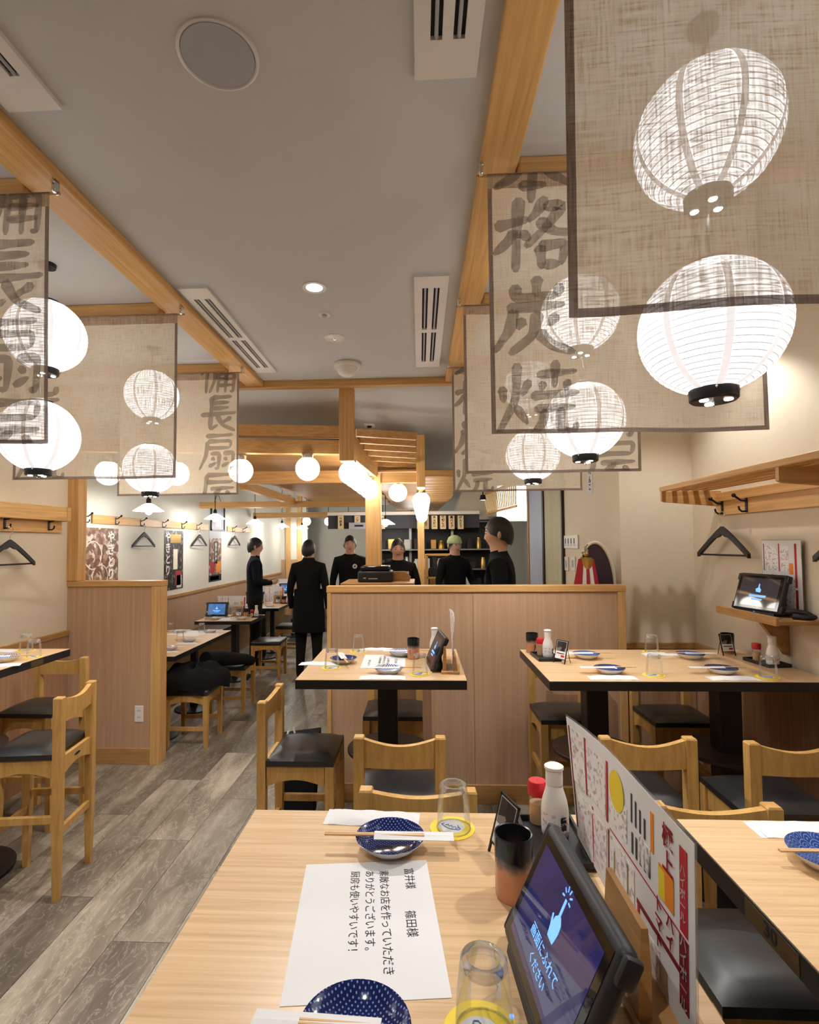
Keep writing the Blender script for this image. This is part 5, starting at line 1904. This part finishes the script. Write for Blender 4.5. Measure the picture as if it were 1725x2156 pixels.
# kitchen beyond
t = thing('kitchen_rack', 'cluttered kitchen rack behind the staff', 'rack', (.15, 8.9, 0))
for x in (-.95, -.3, .4, 1.1):
    MB().box(x - .02, x + .02, -.02, .02, 0, 1.9).build('upright', m_steel, t)
for z in (.9, 1.18, 1.5):
    MB().box(-.97, 1.12, -.22, .22, z - .02, z).build('rack_shelf', m_steel, t)
MB().box(-.97, 1.12, .22, .24, 0, 1.95).build('back_panel', m_black, t)
rg = random.Random(5)
kinds = []
for zi, z in enumerate((.9, 1.18, 1.5)):
    x, kn = -.9, 0
    while x < 1.05:
        r = rg.uniform(.035, .06)
        h = rg.uniform(.12, .24)
        mt = rg.choice([m_black, m_steel, m_white, m_brown, m_rubber, m_gold])
        wds = {m_black: 'black', m_steel: 'steel', m_white: 'white', m_brown: 'brown', m_rubber: 'dark', m_gold: 'brass'}[mt]
        ord_ = ['first', 'second', 'third', 'fourth', 'fifth', 'sixth', 'seventh', 'eighth', 'ninth', 'tenth', 'eleventh', 'twelfth', 'thirteenth', 'fourteenth', 'fifteenth', 'sixteenth', 'seventeenth', 'eighteenth'][kn]
        kn += 1
        nm, ct = (('storage_jar', 'jar') if rg.random() < .5 else ('storage_box', 'box'))
        o = thing(nm, wds + ' ' + ct + ', ' + ord_ + ' from the left on the ' + ('lower', 'middle', 'upper')[zi] + ' kitchen rack shelf', ct, (.15 + x, 8.88, z), group='kitchen jars and boxes on the rack')
        if ct == 'jar':
            MB().lathe([(.001, 0), (r, 0), (r, h * .7), (r * .7, h * .85), (r * .7, h), (.001, h)], 14, cap=False).build('jar_body', mt, o, smooth=True)
        else:
            MB().box(-r, r, -r, r, 0, h * .8, .006).build('box_body', mt, o)
        x += r * 2 + rg.uniform(.02, .08)
t = thing('wooden_shelf_unit', 'small wooden shelf unit with dark goods right of the thin post', 'shelf', (.32, 7.6, 0))
for x in (-.22, .22):
    MB().box(x - .02, x + .02, -.15, .15, 0, 1.44).build('side_board', m_beamz, t)
for z in (.4, .8, 1.10, 1.42):
    MB().box(-.22, .22, -.15, .15, z, z + .025).build('shelf_board', m_beamx, t)
for i, (x, wd) in enumerate(((-.13, 'left'), (0, 'middle'), (.13, 'right'))):
    o = thing('storage_box', ['black', 'grey', 'white'][i] + ' box on the small wooden shelf unit, ' + wd, 'box', (.32 + x, 7.58, 1.125), group='boxes on the small wooden shelf unit')
    MB().box(-.055, .055, -.08, .08, 0, .12 + .04 * i, .006).build('box_body', [m_black, m_grey, m_paper][i], o)
# hanging slips over the pass
t = thing('menu_slip_rail', 'dark rail hung with wooden menu slips over the kitchen pass', 'sign', (0, 8.45, 0))
p0, p1 = atY(690, 1083, 8.45), atY(1010, 1083, 8.45)
MB().box(p0.x, p1.x, -.02, .02, p0.z - .02, p0.z + .03).build('rail', m_white, t)
MB().box(p0.x, p1.x, .03, .05, p0.z - .235, p0.z - .02).build('back_board', m_dkboard, t)
for x, s in ((718, 'ねぎま'), (753, 'こころ'), (805, 'つくね'), (884, '焼鳥'), (897, 'レエフ'), (915, 'ホッピー'), (933, '地鶏レバ'), (951, '黒ハイブ'), (970, 'ばんとう')):
    p = atY(x, 1099, 8.43)
    o = MB().box(p.x - .046, p.x + .046, -.035, -.022, p.z - .112, p.z + .10).build('menu_slip', m_slip, t)
    text('lettering', vert(s), .047, m_ink, o, frame((p.x, -.037, p.z), (1, 0, 0), (0, 0, 1)), bold=.002)
t = thing('notice_board', 'pale notice board hung left of the square post', 'sign', atY(756, 1107, 8.40))
MB().box(-.16, .16, -.01, .01, -.05, .05).build('board', m_grey, t)
MB().box(-.07, .07, -.0112, -.01, -.015, .015).build('text_line', m_ink, t)
# lit blind and bright kitchen end
t = thing('bamboo_blind', 'lit bamboo blind of upright canes beside the bright kitchen', 'blind', (0, 0, 0))
pa, pb_, pc, pd_ = atY(1018, 1044, 7.8), atY(1088, 1020, 6.9), atY(1088, 1062, 6.9), atY(1026, 1078, 7.8)
for i in range(18):
    k = (i + .5) / 18
    a, b = pa.lerp(pb_, k), pd_.lerp(pc, k)
    MB().tube([a, b], .011, 6).build('cane', m_slip, t)
for q in (pa.lerp(pb_, .15), pa.lerp(pb_, .85)):
    MB().tube([q, Vector((q.x, q.y, CZ))], .006, 6).build('hanging_rod', m_iron, t)
bar(pa + Vector((0, 0, .02)), pb_ + Vector((0, 0, .02)), .02, .04).build('top_rail', m_trim, t)
bar(pd_ - Vector((0, 0, .02)), pc - Vector((0, 0, .02)), .02, .03).build('bottom_rail', m_trim, t)
t = thing('added_spot', 'small added spot lighting the bamboo blind', 'lamp', (.78, 6.5, 2.12))  # unseen lamp, added to warm the blind from the front
MB().lathe([(.001, .06), (.03, .06), (.04, 0), (.036, -.002)], 20, cap=False).build('spot_body', m_iron, t, smooth=True)
MB().tube([(0, 0, .06), (0, 0, .60)], .008, 6).build('stem', m_iron, t)
lamp('added_spot_beam', 'SPOT', (0, 0, -.01), 14, WARM, t, .03, math.radians(120), .5, (.3, .8, -.15))
t = thing('kitchen_light_panel', 'bright white light panel at the kitchen end', 'lamp', (1.62, 8.1, 2.0))
MB().box(-.42, .42, 0, .03, -.06, .45, .004).build('panel', emis('kitchen_panel', (1, .98, .95), 4), t)
MB().box(-.44, .44, .03, .05, -.08, .47).build('panel_frame', m_white, t)
for x in (-.3, .3):
    MB().tube([(x, .04, .46), (x, .04, .72)], .006, 6).build('hanging_rod', m_steel, t)
t = thing('extractor_hood', 'pale metal extractor hood above the kitchen', 'hood', (1.08, 9.0, 2.02))
MB().add([(-.5, -.4, 0), (.5, -.4, 0), (.5, .4, 0), (-.5, .4, 0), (-.3, -.25, .70), (.4, -.25, .70), (.4, .3, .70), (-.3, .3, .70)],
         [(3, 2, 1, 0), (4, 5, 6, 7), (0, 1, 5, 4), (1, 2, 6, 5), (2, 3, 7, 6), (3, 0, 4, 7)]).build('hood_body', m_cream, t)
MB().box(-.52, .52, -.42, .42, -.05, 0).build('hood_lip', m_steel, t)


# ================================================================== PEOPLE
def person(label, x, y, rz, height, top_mat, pants=m_pants, hair=m_hair, band=None, arms='down', lean=0, emblem=None, longcoat=False):
    """local frame: faces -y; one continuous skinned body, hair / features as children"""
    k = height / 1.70
    J = {}
    E_ = []

    def j(n, p, r, par=None):
        J[n] = (Vector(p) * k, r * k)
        if par:
            E_.append((par, n))
    j('pelvis', (0, 0, .95), (.135))
    j('waist', (0, .0, 1.08), .130, 'pelvis')
    j('chest', (0, .005, 1.26), .150, 'waist')
    j('upper', (0, .01, 1.38), .110, 'chest')
    j('neck', (0, 0, 1.465), .055, 'upper')
    j('jaw', (0, -.012, 1.53), .074, 'neck')
    j('head', (0, 0, 1.60), .098, 'jaw')
    j('crown', (0, .008, 1.665), .075, 'head')
    for s, n in ((-1, 'l'), (1, 'r')):
        j('sh' + n, (s * .165, .01, 1.385), .066, 'upper')
        if arms == 'down':
            el, wr, hd = (s * .225, .03, 1.12), (s * .225, -.03, .89), (s * .22, -.045, .83)
        elif arms == 'front':
            el, wr, hd = (s * .235, .0, 1.13), (s * .12, -.20, 1.12), (s * .07, -.245, 1.13)
        else:
            el, wr, hd = (s * .25, -.02, 1.12), (s * .20, -.24, 1.06), (s * .18, -.30, 1.07)
        j('el' + n, el, .046, 'sh' + n)
        j('wr' + n, wr, .031, 'el' + n)
        j('pa' + n, hd, .030, 'wr' + n)
        d = (Vector(hd) - Vector(wr)).normalized()
        side = d.cross(Vector((0, 1, .2))).normalized()
        for q in range(4):
            o = Vector(hd) + side * (-.022 + q * .0147)
            j('f%d%s' % (q, n), o + d * .045, .0095, 'pa' + n)
            j('g%d%s' % (q, n), o + d * (.078 - abs(q - 1.4) * .008) + Vector((0, -.008, -.01)), .0085, 'f%d%s' % (q, n))
        j('t' + n, Vector(hd) - side * .035 + d * .02 + Vector((0, -.018, 0)), .010, 'pa' + n)
        j('hip' + n, (s * .088, 0, .88), .098 if not longcoat else .11, 'pelvis')
        j('kn' + n, (s * .10, -.012, .48), .068, 'hip' + n)
        j('an' + n, (s * .105, .02, .10), .046, 'kn' + n)
        j('to' + n, (s * .115, -.12, .045), .040, 'an' + n)
    nm = list(J)
    me = bpy.data.meshes.new('body')
    me.from_pydata([J[n][0] for n in nm], [(nm.index(a), nm.index(b)) for a, b in E_], [])
    o = bpy.data.objects.new('body', me)
    COL.objects.link(o)
    sk = o.modifiers.new('skin', 'SKIN')
    sd = me.skin_vertices[0].data
    for i, n in enumerate(nm):
        r = J[n][1]
        sd[i].radius = (r, r)
        sd[i].use_root = n == 'pelvis'
        if n in ('pelvis', 'waist', 'chest', 'upper'):
            sd[i].radius = (r * 1.12, r * .80)
    o.modifiers.new('sub', 'SUBSURF').levels = 2
    bpy.context.view_layer.update()
    m2 = bpy.data.meshes.new_from_object(o.evaluated_get(bpy.context.evaluated_depsgraph_get()))
    bpy.data.objects.remove(o)
    zmin = min(v.co.z for v in m2.vertices)
    for v in m2.vertices:
        v.co.z -= zmin
    hc = Vector((0, -.004, 1.592)) * k
    for v in m2.vertices:
        q = v.co + Vector((0, 0, zmin))
        if q.z > 1.505 * k and abs(q.x) < .13 * k:
            d = (q - hc).normalized()
            ax, ay, az = .076, .096, .118
            if d.z < 0:
                ax -= .020 * d.z * d.z
                ay -= .010 * d.z * d.z
            r = 1 / math.sqrt((d.x / ax) ** 2 + (d.y / ay) ** 2 + (d.z / az) ** 2)
            if d.y < 0 and abs(d.x) < .22 and -.42 < d.z < .0:
                r += .014 * (1 - abs(d.x) / .22) * (1 - abs(d.z + .21) / .21)
            w = min(1, (q.z - 1.505 * k) / (.03 * k))
            v.co = v.co.lerp(hc + d * r * k - Vector((0, 0, zmin)), w)
    for mt in (top_mat, pants, m_skin, m_shoe):
        m2.materials.append(mt)
    wz = {n: J[n][0] for n in J}
    for p in m2.polygons:
        c = p.center + Vector((0, 0, zmin))
        hand = any((c - wz['pa' + s]).length < .115 * k and (c - wz['el' + s]).length > (wz['wr' + s] - wz['el' + s]).length * .98 for s in 'lr')
        if c.z > 1.475 * k or hand:
            p.material_index = 2
        elif c.z < .075 * k:
            p.material_index = 3
        elif c.z < (.97 if not longcoat else .60) * k and abs(c.x) < .2 * k:
            p.material_index = 1
        p.use_smooth = True
    m2.name = 'body'
    t = thing('person', label, 'person', (x, y, 0), rz)
    b = bpy.data.objects.new('body', m2)
    COL.objects.link(b)
    b.parent = t
    dz = -zmin
    hz = 1.60 * k + dz
    # hair cap
    m = MB()
    vs = []
    n1, n2 = 24, 10
    for jn in range(n2 + 1):
        for i in range(n1):
            a = 2 * PI * i / n1
            sy_ = math.sin(a)
            lim = PI * (.56 + .16 * max(0, sy_) - .20 * max(0, -sy_) ** 1.5 + .012 * math.sin(9 * a)) * jn / n2
            g = 1.045 + .02 * math.sin(7 * a + jn) * (jn / n2)
            vs.append((.079 * k * g * math.sin(lim) * math.cos(a), .100 * k * g * math.sin(lim) * sy_ - .001 * k, 1.592 * k + dz + .121 * k * g * math.cos(lim)))
    m.add(vs, [(jn * n1 + i, jn * n1 + (i + 1) % n1, (jn + 1) * n1 + (i + 1) % n1, (jn + 1) * n1 + i) for jn in range(n2) for i in range(n1)])
    m.build('hair', hair, t, smooth=True)
    if band:
        MB().lathe([(.098 * k, .012), (.101 * k, .016), (.098 * k, .05), (.080 * k, .088), (.045 * k, .112), (.001, .119)], 24, (0, -.002 * k, hz + .002), cap=False, sx=.86, sy=1.08).build('bandana', band, t, smooth=True)
    fy = -.092 * k
    for s in (-1, 1):
        MB().sphere((s * .030 * k, fy + .004 * k, hz - .004), .0085 * k, 10, 8, .6).build('eye', m_lens, t, smooth=True)
        MB().box(s * .031 * k - .016 * k, s * .031 * k + .016 * k, fy - .002, fy + .010, hz + .014 * k, hz + .0175 * k, .001).build('eyebrow', hair, t)
        MB().sphere((s * .077 * k, .008 * k, hz - .014 * k), .014 * k, 10, 8, 1.9).build('ear', m_skin, t, smooth=True)
    MB().box(-.020 * k, .020 * k, fy + .001 * k, fy + .03 * k, hz - .066 * k, hz - .059 * k, .003).build('mouth', m_lip, t)
    if longcoat:
        # coat skirt closing below the hips
        pr = [(.175, 1.12), (.185, .95), (.195, .80), (.205, .62)]
        MB().lathe([(r * k, z * k + dz) for r, z in pr] + [(.19 * k, .62 * k + dz), (.165 * k, 1.1 * k + dz)], 28, cap=False, sy=.74).build('coat_skirt', top_mat, t, smooth=True)
        MB().lathe([(.075 * k, 1.42 * k + dz), (.080 * k, 1.47 * k + dz), (.066 * k, 1.50 * k + dz), (.06 * k, 1.46 * k + dz)], 20, cap=False).build('collar', top_mat, t, smooth=True)
    if emblem:
        yb = -.128 * k
        text('shirt_lettering', emblem, .060 if len(emblem) > 1 else .07, m_white, t, frame((0 if len(emblem) > 1 else .06, yb, 1.31 * k + dz), (1, 0, 0), (0, -.15, 1)), bold=.003,
             warp=lambda c: Vector((c.x, c.y + (c.x * 1.7) ** 2 * .9, c.z)))
    return t


pX = lambda px, Y: atY(px, 1150, Y).x
person('person in a black jacket standing between the far left tables, seen in profile', pX(537, 6.93), 6.93, PI / 2 + .4, 1.70, m_navycl, arms='front')
person('person in a long black coat standing in the aisle with back to the viewer', pX(650, 6.2), 6.2, PI - .1, 1.66, m_cloth, longcoat=True)
person('staff member in black with a small white chest emblem, left of the square post', pX(737, 7.0), 7.0, .15, 1.72, m_cloth, emblem='◎')
person('staff member in a black shirt with white lettering, right of the square post', pX(838, 6.0), 6.0, .1, 1.66, m_cloth, emblem='備長扇屋', arms='front')
person('staff member in black with a pale green bandana behind the partition', pX(957, 6.6), 6.6, .5, 1.70, m_cloth, band=m_greenband, arms='reach')
person('dark-haired person in black close behind the partition, turned to the left', pX(1052, 3.98), 3.98, -PI / 2 - .25, 1.80, m_cloth)
